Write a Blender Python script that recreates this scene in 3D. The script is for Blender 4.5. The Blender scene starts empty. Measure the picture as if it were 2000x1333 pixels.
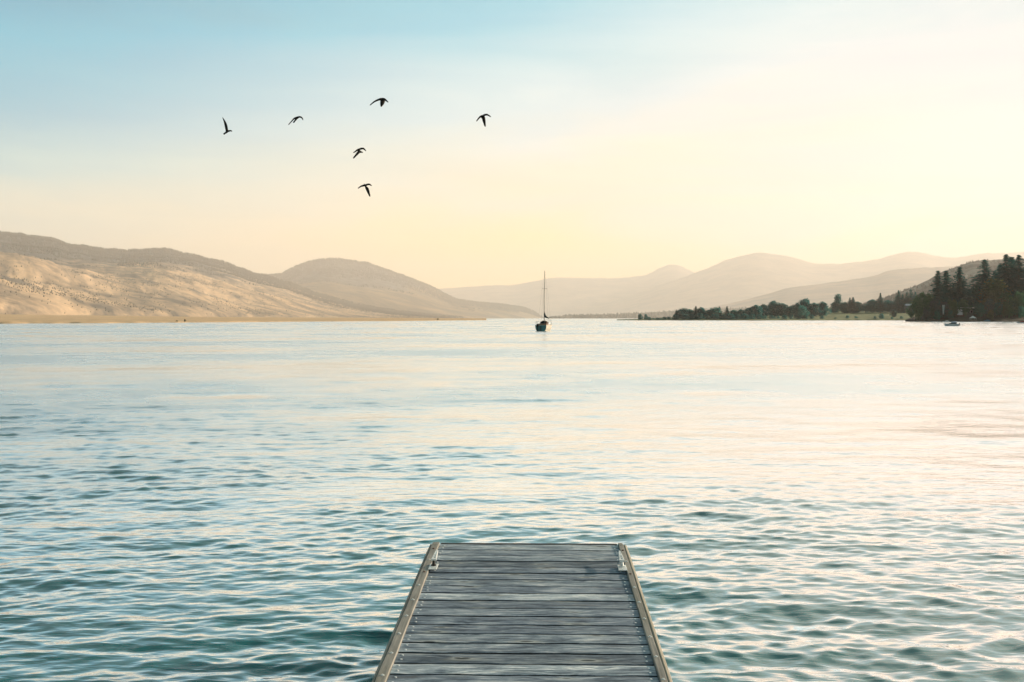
import bpy, bmesh, math, random
import numpy as np
from mathutils import Vector, Matrix, noise as mnoise

random.seed(7)
rng = np.random.RandomState(11)
R = math.radians
scene = bpy.context.scene
col = scene.collection

# ------------------------------------------------------------------ camera
F = 2090.0           # focal length in pixels of the 2000 px wide photograph
HC = 2.1             # eye height above the lake
HY = 622.0           # horizon row
cam_d = bpy.data.cameras.new("camera")
cam = bpy.data.objects.new("camera", cam_d)
col.objects.link(cam)
cam.location = (0, 0, HC)
cam.rotation_euler = (R(90), 0, 0)
cam_d.sensor_width = 36
cam_d.lens = 36 * F / 2000
cam_d.shift_y = -(666.5 - HY) / 2000
cam_d.clip_start = 0.1
cam_d.clip_end = 80000
scene.camera = cam

def P(x, y, D):
    """a point of the world seen in the photograph at (x, y), D metres ahead"""
    return Vector(((x - 1000) / F * D, D, HC + (HY - y) / F * D))

# ------------------------------------------------------------------ light
SUN_AZ, SUN_EL = 58.0, 13.0
sd = Vector((math.sin(R(SUN_AZ)) * math.cos(R(SUN_EL)), math.cos(R(SUN_AZ)) * math.cos(R(SUN_EL)), math.sin(R(SUN_EL))))
sl = bpy.data.lights.new("sun", 'SUN')
sl.energy = 4.4
sl.angle = R(0.5)
sl.color = (1.0, 0.765, 0.56)
so = bpy.data.objects.new("sun", sl)
so.rotation_euler = (-sd).to_track_quat('-Z', 'Y').to_euler()
col.objects.link(so)

def lin(c):
    return tuple((v / 255 / 12.92) if v / 255 <= 0.04045 else ((v / 255 + 0.055) / 1.055) ** 2.4 for v in c) + (1.0,)

class NT:
    def __init__(s, tree):
        s.t = tree
    def n(s, kind, **kw):
        nd = s.t.nodes.new(kind)
        for k, v in kw.items():
            if k.startswith('i_'):
                key = k[2:]
                key = int(key) if key.isdigit() else key.replace('_', ' ')
                nd.inputs[key].default_value = v
            else:
                setattr(nd, k, v)
        return nd
    def l(s, a, b):
        s.t.links.new(a, b)
    def math(s, op, a, b=None, clamp=False):
        nd = s.n('ShaderNodeMath', operation=op, use_clamp=clamp)
        for i, v in enumerate((a, b)):
            if v is None: continue
            if isinstance(v, (int, float)): nd.inputs[i].default_value = v
            else: s.l(v, nd.inputs[i])
        return nd.outputs[0]
    def mix(s, f, a, b, blend='MIX'):
        nd = s.n('ShaderNodeMix', data_type='RGBA', blend_type=blend)
        for i, v in ((0, f), (6, a), (7, b)):
            if isinstance(v, (int, float)): nd.inputs[i].default_value = v
            elif isinstance(v, tuple): nd.inputs[i].default_value = v if len(v) == 4 else v + (1,)
            else: s.l(v, nd.inputs[i])
        return nd.outputs[2]
    def ramp(s, f, stops, interp='LINEAR'):
        nd = s.n('ShaderNodeValToRGB')
        cr = nd.color_ramp
        cr.interpolation = interp
        while len(cr.elements) > 1: cr.elements.remove(cr.elements[-1])
        for i, (p, c) in enumerate(stops):
            e = cr.elements[0] if i == 0 else cr.elements.new(p)
            e.position = p
            if isinstance(c, (int, float)): c = (c, c, c, 1)
            e.color = c if len(c) == 4 else c + (1,)
        s.l(f, nd.inputs[0])
        return nd.outputs[0]
    def noise(s, vec, scale, detail=4, rough=0.55, dist=0.0):
        nd = s.n('ShaderNodeTexNoise')
        nd.inputs['Scale'].default_value = scale
        nd.inputs['Detail'].default_value = detail
        nd.inputs['Roughness'].default_value = rough
        nd.inputs['Distortion'].default_value = dist
        if vec is not None: s.l(vec, nd.inputs['Vector'])
        return nd.outputs['Fac']
    def mapv(s, vec, scale=(1, 1, 1), loc=(0, 0, 0), rot=(0, 0, 0)):
        nd = s.n('ShaderNodeMapping')
        nd.inputs['Scale'].default_value = scale
        nd.inputs['Location'].default_value = loc
        nd.inputs['Rotation'].default_value = rot
        s.l(vec, nd.inputs['Vector'])
        return nd.outputs[0]

# ------------------------------------------------------------------ world
w = bpy.data.worlds.new("World")
scene.world = w
w.use_nodes = True
nt = NT(w.node_tree)
w.node_tree.nodes.clear()
out = nt.n('ShaderNodeOutputWorld')
sky = nt.n('ShaderNodeTexSky', sky_type='NISHITA', sun_disc=False)
sky.sun_elevation = R(SUN_EL)
sky.sun_rotation = R(SUN_AZ)
sky.air_density = 1.0
sky.dust_density = 2.0
sky.ozone_density = 0.4
bg1 = nt.n('ShaderNodeBackground', i_Strength=0.07)
nt.l(sky.outputs[0], bg1.inputs[0])
tc = nt.n('ShaderNodeTexCoord')
sep = nt.n('ShaderNodeSeparateXYZ')
nt.l(tc.outputs['Generated'], sep.inputs[0])
x_, y_, z_ = sep.outputs
hl = nt.math('SQRT', nt.math('MAXIMUM', nt.math('SUBTRACT', 1.0, nt.math('MULTIPLY', z_, z_)), 0.0004))
ca = nt.math('DIVIDE', nt.math('ADD', nt.math('MULTIPLY', x_, math.sin(R(SUN_AZ))), nt.math('MULTIPLY', y_, math.cos(R(SUN_AZ)))), hl)
# thin streaky veil of high smoke and cloud: shifts the bands a little
vv = nt.mapv(tc.outputs['Generated'], scale=(1.6, 1.6, 9.0), rot=(0, R(-14), 0))
vn = nt.noise(vv, 1.7, 5, 0.5, 0.6)
vn0 = nt.math('SUBTRACT', vn, 0.5)
ze = nt.math('ADD', nt.math('MULTIPLY', nt.math('ABSOLUTE', z_), nt.math('SUBTRACT', 1.28, nt.math('MULTIPLY', ca, 0.42))), nt.math('MULTIPLY', vn0, 0.17))
ca2 = nt.math('ADD', ca, nt.math('MULTIPLY', vn0, 0.4))
SK = 1.0
def stops(lst):
    return [(p, tuple(v * max(1.0, 1.5 - 3.2 * p) for v in lin(c)[:3])) for p, c in lst]
rl = nt.ramp(ze, stops([(0.0, (232, 198, 146)), (0.07, (214, 202, 176)), (0.15, (168, 204, 208)), (0.22, (96, 172, 200)), (0.285, (60, 170, 200)), (0.36, (40, 146, 180)), (0.45, (16, 88, 108)), (0.6, (22, 84, 98)), (1.0, (10, 50, 62))]))
rm = nt.ramp(ze, stops([(0.0, (255, 204, 104)), (0.07, (248, 207, 130)), (0.12, (230, 214, 184)), (0.2, (204, 222, 226)), (0.285, (112, 187, 210)), (0.37, (100, 168, 184)), (0.5, (88, 154, 162)), (0.7, (34, 92, 104)), (1.0, (18, 60, 70))]))
rr = nt.ramp(ze, stops([(0.0, (234, 205, 176)), (0.08, (232, 206, 200)), (0.17, (222, 213, 216)), (0.24, (194, 212, 216)), (0.30, (172, 204, 210)), (0.42, (224, 230, 218)), (0.6, (196, 212, 204)), (0.8, (104, 148, 148)), (1.0, (24, 68, 76))]))
f1 = nt.n('ShaderNodeMapRange', interpolation_type='SMOOTHSTEP', i_From_Min=0.05, i_From_Max=0.62)
nt.l(ca2, f1.inputs[0])
f2 = nt.n('ShaderNodeMapRange', interpolation_type='SMOOTHSTEP', i_From_Min=0.46, i_From_Max=0.88)
nt.l(ca2, f2.inputs[0])
veil = nt.mix(f2.outputs[0], nt.mix(f1.outputs[0], rl, rm), rr)
vc = nt.noise(nt.mapv(tc.outputs['Generated'], scale=(2.2, 2.2, 16.0), rot=(0, R(-22), 0), loc=(3, 1, 2)), 1.5, 6, 0.55, 0.9)
veil = nt.mix(1.0, veil, nt.ramp(vc, [(0.35, (0.94, 0.965, 0.985)), (0.65, (1.06, 1.035, 1.01))]), 'MULTIPLY')
bg2 = nt.n('ShaderNodeBackground', i_Strength=0.74)
nt.l(veil, bg2.inputs[0])
ad = nt.n('ShaderNodeMixShader', i_0=0.94)
nt.l(bg1.outputs[0], ad.inputs[1]); nt.l(bg2.outputs[0], ad.inputs[2])
nt.l(ad.outputs[0], out.inputs[0])

scene.view_settings.view_transform = 'Standard'
scene.view_settings.look = 'None'
scene.view_settings.exposure = 0.88
scene.view_settings.gamma = 1.0
cy = scene.cycles
cy.max_bounces = 8
cy.diffuse_bounces = 2
cy.glossy_bounces = 3
cy.transmission_bounces = 2
cy.volume_bounces = 4
cy.use_denoising = True
cy.sample_clamp_indirect = 6.0

# ------------------------------------------------------------------ helpers
def tag(o, label=None, cat=None, group=None, kind=None):
    if label: o["label"] = label
    if cat: o["category"] = cat
    if group: o["group"] = group
    if kind: o["kind"] = kind
    return o

def link(name, me, mat=None, parent=None, smooth=False, loc=None):
    o = bpy.data.objects.new(name, me)
    col.objects.link(o)
    if mat: me.materials.append(mat)
    if parent: o.parent = parent
    if loc is not None: o.location = loc
    if smooth:
        me.polygons.foreach_set('use_smooth', [True] * len(me.polygons))
    return o

def empty(name, loc, rz=0.0, scale=None):
    o = bpy.data.objects.new(name, None)
    o.empty_display_size = 0.3
    o.location = loc
    o.rotation_euler = (0, 0, rz)
    if scale: o.scale = scale
    col.objects.link(o)
    return o

class MB:
    """collects boxes, tubes and lofts into one mesh"""
    def __init__(s): s.v = []; s.f = []
    def add(s, vs, fs):
        b = len(s.v)
        s.v += [tuple(v) for v in vs]
        s.f += [tuple(b + i for i in f) for f in fs]
    def box(s, c, d, rz=0, taper=1.0):
        vs = []
        for sz in (-1, 1):
            t = taper if sz > 0 else 1.0
            for sx, sy in ((-1, -1), (1, -1), (1, 1), (-1, 1)):
                x, y = sx * d[0] / 2 * t, sy * d[1] / 2 * t
                vs.append((c[0] + x * math.cos(rz) - y * math.sin(rz), c[1] + x * math.sin(rz) + y * math.cos(rz), c[2] + sz * d[2] / 2))
        s.add(vs, [(3, 2, 1, 0), (4, 5, 6, 7), (0, 1, 5, 4), (1, 2, 6, 5), (2, 3, 7, 6), (3, 0, 4, 7)])
    def loft(s, rings, cap=True, closed=True):
        n = len(rings[0]); vs = [p for r in rings for p in r]; fs = []
        for i in range(len(rings) - 1):
            for j in range(n if closed else n - 1):
                k = (j + 1) % n
                fs.append((i * n + j, i * n + k, (i + 1) * n + k, (i + 1) * n + j))
        if cap:
            fs.append(tuple(range(n - 1, -1, -1)))
            fs.append(tuple((len(rings) - 1) * n + j for j in range(n)))
        s.add(vs, fs)
    def tube(s, pts, rads, n=8):
        pts = [Vector(p) for p in pts]
        if isinstance(rads, (int, float)): rads = [rads] * len(pts)
        rings = []
        for i, p in enumerate(pts):
            t = (pts[min(i + 1, len(pts) - 1)] - pts[max(i - 1, 0)]).normalized()
            a = Vector((0, 0, 1)) if abs(t.z) < 0.9 else Vector((1, 0, 0))
            u = t.cross(a).normalized(); v = t.cross(u)
            rings.append([p + u * math.cos(2 * math.pi * k / n) * rads[i] + v * math.sin(2 * math.pi * k / n) * rads[i] for k in range(n)])
        s.loft(rings)
    def mesh(s, name='m'):
        me = bpy.data.meshes.new(name)
        me.from_pydata(s.v, [], s.f)
        me.update()
        return me
    def build(s, name, mat, parent=None, smooth=False, bevel=0.0, loc=None):
        me = s.mesh(name)
        if bevel:
            bm = bmesh.new(); bm.from_mesh(me)
            bmesh.ops.recalc_face_normals(bm, faces=bm.faces)
            bmesh.ops.bevel(bm, geom=[e for e in bm.edges if e.calc_face_angle(0) > 0.6], offset=bevel, segments=2, affect='EDGES', profile=0.6)
            bm.to_mesh(me); bm.free()
        else:
            bm = bmesh.new(); bm.from_mesh(me)
            bmesh.ops.recalc_face_normals(bm, faces=bm.faces)
            bm.to_mesh(me); bm.free()
        return link(name, me, mat, parent, smooth, loc)

def mat_new(name):
    m = bpy.data.materials.new(name)
    m.use_nodes = True
    t = NT(m.node_tree)
    b = m.node_tree.nodes['Principled BSDF']
    return m, t, b

def simple(name, c, rough=0.6, metal=0.0, var=0.25, scale=8.0, bump=0.0, spec=0.5):
    m, t, b = mat_new(name)
    tcn = t.n('ShaderNodeTexCoord')
    n = t.noise(tcn.outputs['Object'], scale, 5, 0.6)
    cc = t.ramp(n, [(0.3, tuple(v * (1 - var) for v in c)), (0.7, tuple(min(1, v * (1 + var)) for v in c))])
    t.l(cc, b.inputs['Base Color'])
    b.inputs['Roughness'].default_value = rough
    b.inputs['Metallic'].default_value = metal
    b.inputs['Specular IOR Level'].default_value = spec
    if bump:
        bn = t.n('ShaderNodeBump', i_Strength=bump, i_Distance=0.01)
        t.l(n, bn.inputs['Height']); t.l(bn.outputs[0], b.inputs['Normal'])
    return m

# ------------------------------------------------------------------ lake water
def build_water():
    Rmax = 39500.0
    # azimuths: dense in front, coarse behind
    a = [-180 + i * 6 for i in range(24)]                 # -180 .. -42
    a += list(np.arange(-36, 36.001, 0.085))
    a += [42 + i * 6 for i in range(23)]
    az = np.radians(np.array(a))
    # radii: even steps of the picture's rows out to 250 m, then sparse
    rr_ = [0.05, 0.6, 1.2, 1.8, 2.4, 3.0]
    rows = np.arange(1420, HY + 17.5, -0.95)
    rr_ += list(F * HC / (rows - HY))
    r = rr_[-1]
    while r < Rmax:
        r *= 1.12
        rr_.append(min(r, Rmax))
    rr_ = np.array(sorted(set(rr_)))
    rr_ = rr_[np.concatenate([[True], np.diff(rr_) > 1e-3])]
    A, Q = np.meshgrid(az, rr_)
    X = Q * np.sin(A); Y = Q * np.cos(A)
    dr = np.gradient(rr_)
    DR = np.repeat(dr[:, None], len(az), 1)
    Z = np.zeros_like(X); DX = np.zeros_like(X); DY = np.zeros_like(X)
    # slow warps that group and bend the waves
    def slow(s, k):
        o = 0
        for i in range(5):
            th = rng.uniform(0, 2 * np.pi); ph = rng.uniform(0, 2 * np.pi)
            q = s * rng.uniform(0.6, 1.6)
            o = o + np.sin((X * np.cos(th) + Y * np.sin(th)) / q * 2 * np.pi + ph)
        return o / 5 * k
    wx = slow(7.0, 0.35); wy = slow(9.0, 0.45)
    var_lost = np.zeros_like(X)
    NW = 170
    lams = np.exp(np.linspace(np.log(0.09), np.log(4.5), NW))
    groups = [1 + slow(L, 1.5) for L in (2.5, 4.0, 7.0, 12.0)]
    gust = np.clip(1 + slow(28.0, 0.9) + slow(75.0, 0.6), 0.45, 1.7)
    for i, lam in enumerate(lams):
        lam = lam * rng.uniform(0.95, 1.05)
        k = 2 * np.pi / lam
        if lam < 0.5: spread = 46
        elif lam < 1.6: spread = 33
        else: spread = 22
        th = np.radians(-90 + rng.normal(0, spread) + (8 if i % 2 else -10))   # travel towards the dock
        sl_ = 0.0108 * (1.0 if lam < 0.42 else (0.42 / lam) ** 0.85)
        if lam < 0.16: sl_ *= (lam / 0.16) ** 0.6
        if 0.9 < lam < 2.6: sl_ *= 1.15
        amp = sl_ / k * 1.0
        ph = rng.uniform(0, 2 * np.pi)
        g = np.clip(groups[i % 4] * 1.25 - 0.25, 0.05, 2.6) * (gust if lam < 1.2 else 1.0)
        # drop waves the grid cannot carry
        cy_ = np.abs(np.sin(th))
        wgt = np.clip((lam / (DR * cy_ + Q * 0.0015 * (1 - cy_) + 1e-6) - 2.2) / 2.2, 0, 1)
        phase = k * ((X + wx) * np.cos(th) + (Y + wy) * np.sin(th)) + ph
        s = np.sin(phase); c = np.cos(phase)
        a_ = amp * g * wgt
        Z += a_ * s
        DX += a_ * c * np.cos(th) * 0.9
        DY += a_ * c * np.sin(th) * 0.9
        var_lost += (sl_ * g) ** 2 / 2 * (1 - wgt ** 2)
    fade = np.clip((np.abs(np.degrees(A)) - 36) / 6, 0, 1)
    keep = 1 - fade
    Z *= keep; DX *= keep; DY *= keep
    # calm the very near centre
    Xf = X + DX; Yf = Y + DY
    nr, na = X.shape
    co = np.stack([Xf, Yf, Z], -1).reshape(-1, 3)
    me = bpy.data.meshes.new('lake_water')
    idx = np.arange(nr * na).reshape(nr, na)
    nxt = np.roll(idx, -1, axis=1)
    q = np.stack([idx[:-1], nxt[:-1], nxt[1:], idx[1:]], -1).reshape(-1, 4)
    me.vertices.add(len(co)); me.vertices.foreach_set('co', co.ravel())
    me.loops.add(q.size); me.loops.foreach_set('vertex_index', q.ravel().astype(np.int32))
    me.polygons.add(len(q)); me.polygons.foreach_set('loop_start', np.arange(0, q.size, 4, dtype=np.int32))
    me.polygons.foreach_set('loop_total', np.full(len(q), 4, dtype=np.int32))
    me.polygons.foreach_set('use_smooth', np.ones(len(q), dtype=bool))
    me.update(calc_edges=True)
    # micro roughness of the waves too small for the mesh, as a surface property
    alpha = np.sqrt(2 * var_lost * 0.3)
    rough = np.sqrt(np.clip(alpha, 0.0012, 0.30))
    at = me.attributes.new('chop', 'FLOAT', 'POINT')
    at.data.foreach_set('value', rough.ravel().astype(np.float32))
    at2 = me.attributes.new('farchop', 'FLOAT', 'POINT')
    at2.data.foreach_set('value', np.clip(np.sqrt(var_lost / 0.014), 0, 1).ravel().astype(np.float32))
    m, t, b = mat_new('water')
    an = t.n('ShaderNodeAttribute', attribute_name='chop')
    tcn = t.n('ShaderNodeTexCoord')
    geo = tcn.outputs['Object']
    patch = t.noise(t.mapv(geo, scale=(0.012, 0.05, 1)), 1.0, 5, 0.6, 0.4)
    rf = t.math('MULTIPLY', an.outputs['Fac'], t.ramp(patch, [(0.3, 0.75), (0.7, 1.15)]))
    t.l(rf, b.inputs['Roughness'])
    b.inputs['Base Color'].default_value = (0.001, 0.150, 0.158, 1)
    b.inputs['IOR'].default_value = 1.9
    # ripples
    r1 = t.noise(t.mapv(geo, scale=(2.2, 7.0, 1)), 1.0, 3, 0.55, 0.5)
    r2 = t.noise(t.mapv(geo, scale=(9, 22, 1), rot=(0, 0, 0.25)), 1.0, 2, 0.5, 0.3)
    hsum = t.math('ADD', t.math('MULTIPLY', r1, 0.020), t.math('MULTIPLY', r2, 0.003))
    an2 = t.n('ShaderNodeAttribute', attribute_name='farchop')
    r3 = t.noise(t.mapv(geo, scale=(0.42, 1.5, 1), rot=(0, 0, 0.1)), 1.0, 3, 0.6, 0.6)
    r4 = t.noise(t.mapv(geo, scale=(0.10, 0.45, 1), rot=(0, 0, -0.1)), 1.0, 3, 0.6, 0.4)
    fh = t.math('MULTIPLY', t.math('ADD', t.math('MULTIPLY', r3, 0.075), t.math('MULTIPLY', r4, 0.10)), an2.outputs['Fac'])
    hsum = t.math('ADD', hsum, fh)
    bn = t.n('ShaderNodeBump', i_Strength=0.55, i_Distance=1.0)
    t.l(hsum, bn.inputs['Height'])
    t.l(bn.outputs[0], b.inputs['Normal'])
    b.inputs['Specular IOR Level'].default_value = 0.0
    gl = t.n('ShaderNodeBsdfGlossy', distribution='MULTI_GGX', i_Color=(1, 1, 1, 1))
    t.l(rf, gl.inputs['Roughness']); t.l(bn.outputs[0], gl.inputs['Normal'])
    fr = t.n('ShaderNodeFresnel', i_IOR=1.38)
    t.l(bn.outputs[0], fr.inputs['Normal'])
    fac = t.math('MULTIPLY', t.math('POWER', fr.outputs[0], 1.12), 3.2, True)
    mx = t.n('ShaderNodeMixShader')
    t.l(fac, mx.inputs[0]); t.l(b.outputs[0], mx.inputs[1]); t.l(gl.outputs[0], mx.inputs[2])
    t.l(mx.outputs[0], m.node_tree.nodes['Material Output'].inputs['Surface'])
    o = link('lake_water', me, m)
    tag(o, kind='structure')
    return o
build_water()

# ------------------------------------------------------------------ haze
mh = bpy.data.materials.new('haze')
mh.use_nodes = True
mh.node_tree.nodes.clear()
t = NT(mh.node_tree)
oo = t.n('ShaderNodeOutputMaterial')
pv = t.n('ShaderNodeVolumePrincipled')
pv.inputs['Color'].default_value = (1.0, 0.955, 0.90, 1)
pv.inputs['Density'].default_value = 0.000053
pv.inputs['Anisotropy'].default_value = 0.22
t.l(pv.outputs[0], oo.inputs['Volume'])
mb = MB()
mb.box((0, 0, 985), (80000, 80000, 1980))
hz = mb.build('haze', mh)
tag(hz, kind='stuff')

# ------------------------------------------------------------------ hills
def fbm(x, y, s, o=5):
    return mnoise.fractal(Vector((x / s, y / s, 0.37)), 0.9, 2.0, o)

def hill(name, prof, Df, Dr, mat, namp=0.1, zfoot=-2.0, power=1.25, nx=260, nt_=46, back=0.6, seed=0.0, nscale=None):
    px = np.array([p[0] for p in prof], float); py = np.array([p[1] for p in prof], float)
    xs = np.linspace(px[0], px[-1], nx)
    # smooth the skyline a little, then roughen it
    ys = np.interp(xs, px, py)
    kern = np.hanning(7); kern /= kern.sum()
    ys = np.convolve(np.pad(ys, 3, mode='edge'), kern, 'valid')
    fdf = Df if callable(Df) else (lambda x: Df)
    fdr = Dr if callable(Dr) else (lambda x: Dr)
    verts = []; faces = []
    ts = list(np.linspace(0, 1, nt_)) + [1 + back * v for v in (0.1, 0.25, 0.45, 0.7, 1.0)]
    grid = {}
    for i, x in enumerate(xs):
        df, dr = fdf(x), fdr(x)
        zr = HC + (HY - ys[i]) / F * dr
        zj = fbm(x * 3.1 + seed, 5.0, 60.0, 4) * 0.012 * abs(zr)
        for j, tt in enumerate(ts):
            if tt <= 1:
                D = df + (dr - df) * tt
                X = (x - 1000) / F * D
                z = zfoot + (zr - zfoot) * tt ** power
                s = nscale or dr * 0.16
                z += zj * max(0, tt - .9) * 10
                n = fbm(X + seed * 100, D, s, 6)
                z += n * namp * max(zr, 20) * (4 * tt * (1 - tt))
                if tt < 1:
                    z = min(z, HC + (zr + zj - HC) / dr * D * (0.985 if tt < 0.96 else 0.998))
                if tt < 0.04: z = zfoot
            else:
                D = dr + (dr - df) * (tt - 1)
                X = (x - 1000) / F * D
                z = zfoot + (zr + zj - zfoot) * (1 - (tt - 1) / back) ** 1.2
            verts.append((X, D, z)); grid[i, j] = len(verts) - 1
    nj = len(ts)
    for i in range(nx - 1):
        for j in range(nj - 1):
            faces.append((grid[i, j], grid[i + 1, j], grid[i + 1, j + 1], grid[i, j + 1]))
    me = bpy.data.meshes.new(name)
    me.from_pydata(verts, [], faces); me.update()
    o = link(name, me, mat, smooth=True)
    tag(o, kind='structure')
    return o, np.array(verts).reshape(nx, nj, 3)

def hill_mat(name, grass, scrub, scale, thresh=(0.42, 0.6), stretch=(1, 1, 1), rot=0.0, woodz=None, wood=(0.05, 0.06, 0.045), streak=None):
    m, t, b = mat_new(name)
    tcn = t.n('ShaderNodeTexCoord')
    g = tcn.outputs['Object']
    n1 = t.noise(t.mapv(g, scale=stretch, rot=(0, 0, rot)), scale, 7, 0.62, 0.5)
    if streak:
        ns = t.noise(t.mapv(t.mapv(g, rot=(0, 0, R(streak[0]))), scale=(1 / streak[1], 1 / streak[2], 1 / streak[2])), 1.0, 7, 0.66, 0.6)
        n1 = t.math('ADD', t.math('MULTIPLY', n1, 0.4), t.math('MULTIPLY', ns, 0.6))
    c = t.mix(t.ramp(n1, [(thresh[0], 0.0), (thresh[1], 1.0)]), grass + (1,), scrub + (1,))
    n2 = t.noise(g, scale * 9, 4, 0.6)
    c = t.mix(0.35, c, t.ramp(n2, [(0.3, (0.5, 0.5, 0.5)), (0.7, (1.3, 1.25, 1.15))]), 'MULTIPLY')
    if woodz:
        sp = t.n('ShaderNodeSeparateXYZ'); t.l(g, sp.inputs[0])
        n3 = t.noise(g, scale * 0.7, 5, 0.6)
        zz = t.math('ADD', sp.outputs[2], t.math('MULTIPLY', t.math('SUBTRACT', n3, 0.5), woodz * 1.6))
        mr = t.n('ShaderNodeMapRange', interpolation_type='SMOOTHSTEP', i_From_Min=woodz * 0.8, i_From_Max=woodz * 1.25)
        t.l(zz, mr.inputs[0])
        n4 = t.noise(g, scale * 7, 5, 0.75)
        wd = t.mix(t.ramp(n4, [(0.42, 0.0), (0.62, 1.0)]), wood + (1,), tuple(v * 3.0 for v in wood) + (1,))
        c = t.mix(mr.outputs[0], c, wd)
    t.l(c, b.inputs['Base Color'])
    b.inputs['Roughness'].default_value = 0.95
    b.inputs['Specular IOR Level'].default_value = 0.1
    return m

# left golden hill
GRASS = (0.74, 0.54, 0.35)
m_left = hill_mat('dry_hillside', GRASS, (0.17, 0.155, 0.135), 0.0030, (0.42, 0.60), (0.45, 1.0, 2.2), 0.5, woodz=400, wood=(0.045, 0.052, 0.056), streak=(58, 800, 140))
prof_left = [(-260, 425), (-100, 447), (0, 456), (56, 462), (100, 469), (140, 481), (165, 483), (180, 487), (235, 492), (270, 490), (330, 489), (370, 498),
             (410, 509), (440, 515), (470, 527), (497, 537), (520, 541), (560, 553), (620, 576), (700, 598), (780, 612), (850, 620), (905, 625)]
left_hill, LV = hill('left_hill', prof_left, lambda x: np.interp(x, [-260, 0, 400, 900], [2600, 3000, 4800, 8500]),
     lambda x: np.interp(x, [-260, 500, 900], [12000, 14000, 12500]), m_left, 0.10, -1.0, 1.0, 420, 70, seed=3.0, nscale=1300)
# flat golden shore in front of it
m_shore = hill_mat('dry_grass_flat', (0.80, 0.58, 0.36), (0.50, 0.38, 0.24), 0.02, (0.5, 0.8), (0.3, 1, 1))
def flat_land(name, pts, mat, nx=120, rows=14):
    """pts: (x px, shore distance, back distance, back height)"""
    a = np.array(pts, float); xs = np.linspace(a[0, 0], a[-1, 0], nx)
    verts = []; faces = []
    for i, x in enumerate(xs):
        d0, d1, z1 = (np.interp(x, a[:, 0], a[:, k]) for k in (1, 2, 3))
        d0 *= 1 + 0.02 * fbm(x, 3, 25.0)
        for j in range(rows):
            tt = (j / (rows - 1)) ** 2.2
            D = d0 + (d1 - d0) * tt
            z = -0.6 if j == 0 else 0.5 + (z1 - 0.5) * tt ** 1.1 + 0.05 * z1 * fbm(x, D, 60.0)
            verts.append(((x - 1000) / F * D, D, z))
    for i in range(nx - 1):
        for j in range(rows - 1):
            k = i * rows + j
            faces.append((k, k + rows, k + rows + 1, k + 1))
    me = bpy.data.meshes.new(name); me.from_pydata(verts, [], faces); me.update()
    o = link(name, me, mat, smooth=True); tag(o, kind='structure')
    return o
flat_land('left_beach', [(-300, 390, 1700, 9), (0, 412, 1800, 9), (200, 440, 2300, 8), (400, 520, 2700, 6), (600, 640, 3600, 5), (800, 800, 4800, 4), (950, 1100, 6000, 2.5)], m_shore)

m_mid = hill_mat('mid_hillside', (0.44, 0.32, 0.19), (0.12, 0.11, 0.085), 0.0011, (0.40, 0.58), (0.5, 1, 2), 0.4, woodz=450, wood=(0.06, 0.066, 0.07), streak=(55, 1700, 380))
prof_mid = [(380, 600), (430, 560), (500, 539), (549, 537.5), (567, 527), (590, 516), (624, 508), (650, 505.8), (680, 509.5), (717, 515), (755, 528), (792, 541), (826, 554),
            (852, 566), (875, 579), (894, 587), (931, 592), (987, 597), (1025, 603), (1044, 611), (1056, 620), (1064, 625)]
_, MV = hill('middle_hill', prof_mid, lambda x: np.interp(x, [380, 900, 1064], [11000, 12500, 16500]), lambda x: np.interp(x, [380, 700, 1064], [18500, 19500, 18500]), m_mid, 0.08, -1, 1.0, 300, 50, seed=9.0, nscale=2200)

m_far = hill_mat('far_mountain', (0.40, 0.33, 0.27), (0.20, 0.19, 0.18), 0.0015, (0.4, 0.6))
hill('far_ridge', [(760, 600), (800, 580), (860, 564.5), (894, 562), (950, 558), (1006, 557), (1044, 549), (1081, 542.5), (1137, 543), (1200, 544), (1228, 541.6), (1262, 538), (1284, 526), (1305, 518), (1323, 517.5), (1342, 526),
     (1362, 536), (1400, 552), (1460, 575), (1520, 600)], 27000, 34500, m_far, 0.06, -1, 0.9, 240, 24, back=0.3, seed=21.0)
hill('far_mountain', [(1080, 619), (1160, 600), (1230, 578), (1290, 556), (1340, 541), (1362, 531), (1382, 525), (1410, 511), (1438, 502.5), (1466, 495), (1494, 494), (1522, 498.5), (1547, 502.5), (1567, 509), (1589, 515), (1634, 516.5),
     (1676, 512.5), (1710, 508), (1730, 502.5), (1752, 497), (1767, 492.5), (1790, 491.5), (1808, 495.5), (1828, 500), (1844, 503), (1872, 503), (1902, 497.5), (1932, 494), (1970, 495), (1998, 491), (2100, 484), (2260, 478)],
     22000, 29500, m_far, 0.09, -1, 0.95, 320, 30, back=0.5, seed=33.0)
m_n = hill_mat('hazy_hillside', (0.34, 0.27, 0.22), (0.15, 0.15, 0.15), 0.002, (0.4, 0.6))
hill('hazy_hill', [(1290, 618), (1360, 606), (1430, 592), (1508, 572), (1536, 563), (1592, 556), (1648, 549), (1704, 540.5), (1732, 530), (1760, 526), (1790, 523.5), (1835, 522), (1865, 520), (1960, 513), (2100, 506), (2260, 500)],
     12500, 17000, m_n, 0.08, -1, 0.95, 220, 24, seed=41.0)
m_h = hill_mat('blue_hillside', (0.12, 0.17, 0.145), (0.03, 0.055, 0.055), 0.006, (0.42, 0.56), (0.5, 1, 2.4), -0.4)
_, HV = hill('right_hill', [(1560, 618), (1640, 605), (1690, 593), (1722, 584), (1745, 576), (1767, 567), (1790, 558), (1812, 547.5), (1835, 533.5), (1850, 527), (1872, 520), (1895, 512), (1917, 508.5), (1955, 507), (2000, 505), (2150, 500), (2300, 498)],
     2600, 4600, m_h, 0.12, 2, 0.95, 220, 30, seed=55.0, nscale=260)
m_hd = hill_mat('hazy_headland', (0.16, 0.14, 0.1), (0.07, 0.075, 0.06), 0.01, (0.4, 0.6))
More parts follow.
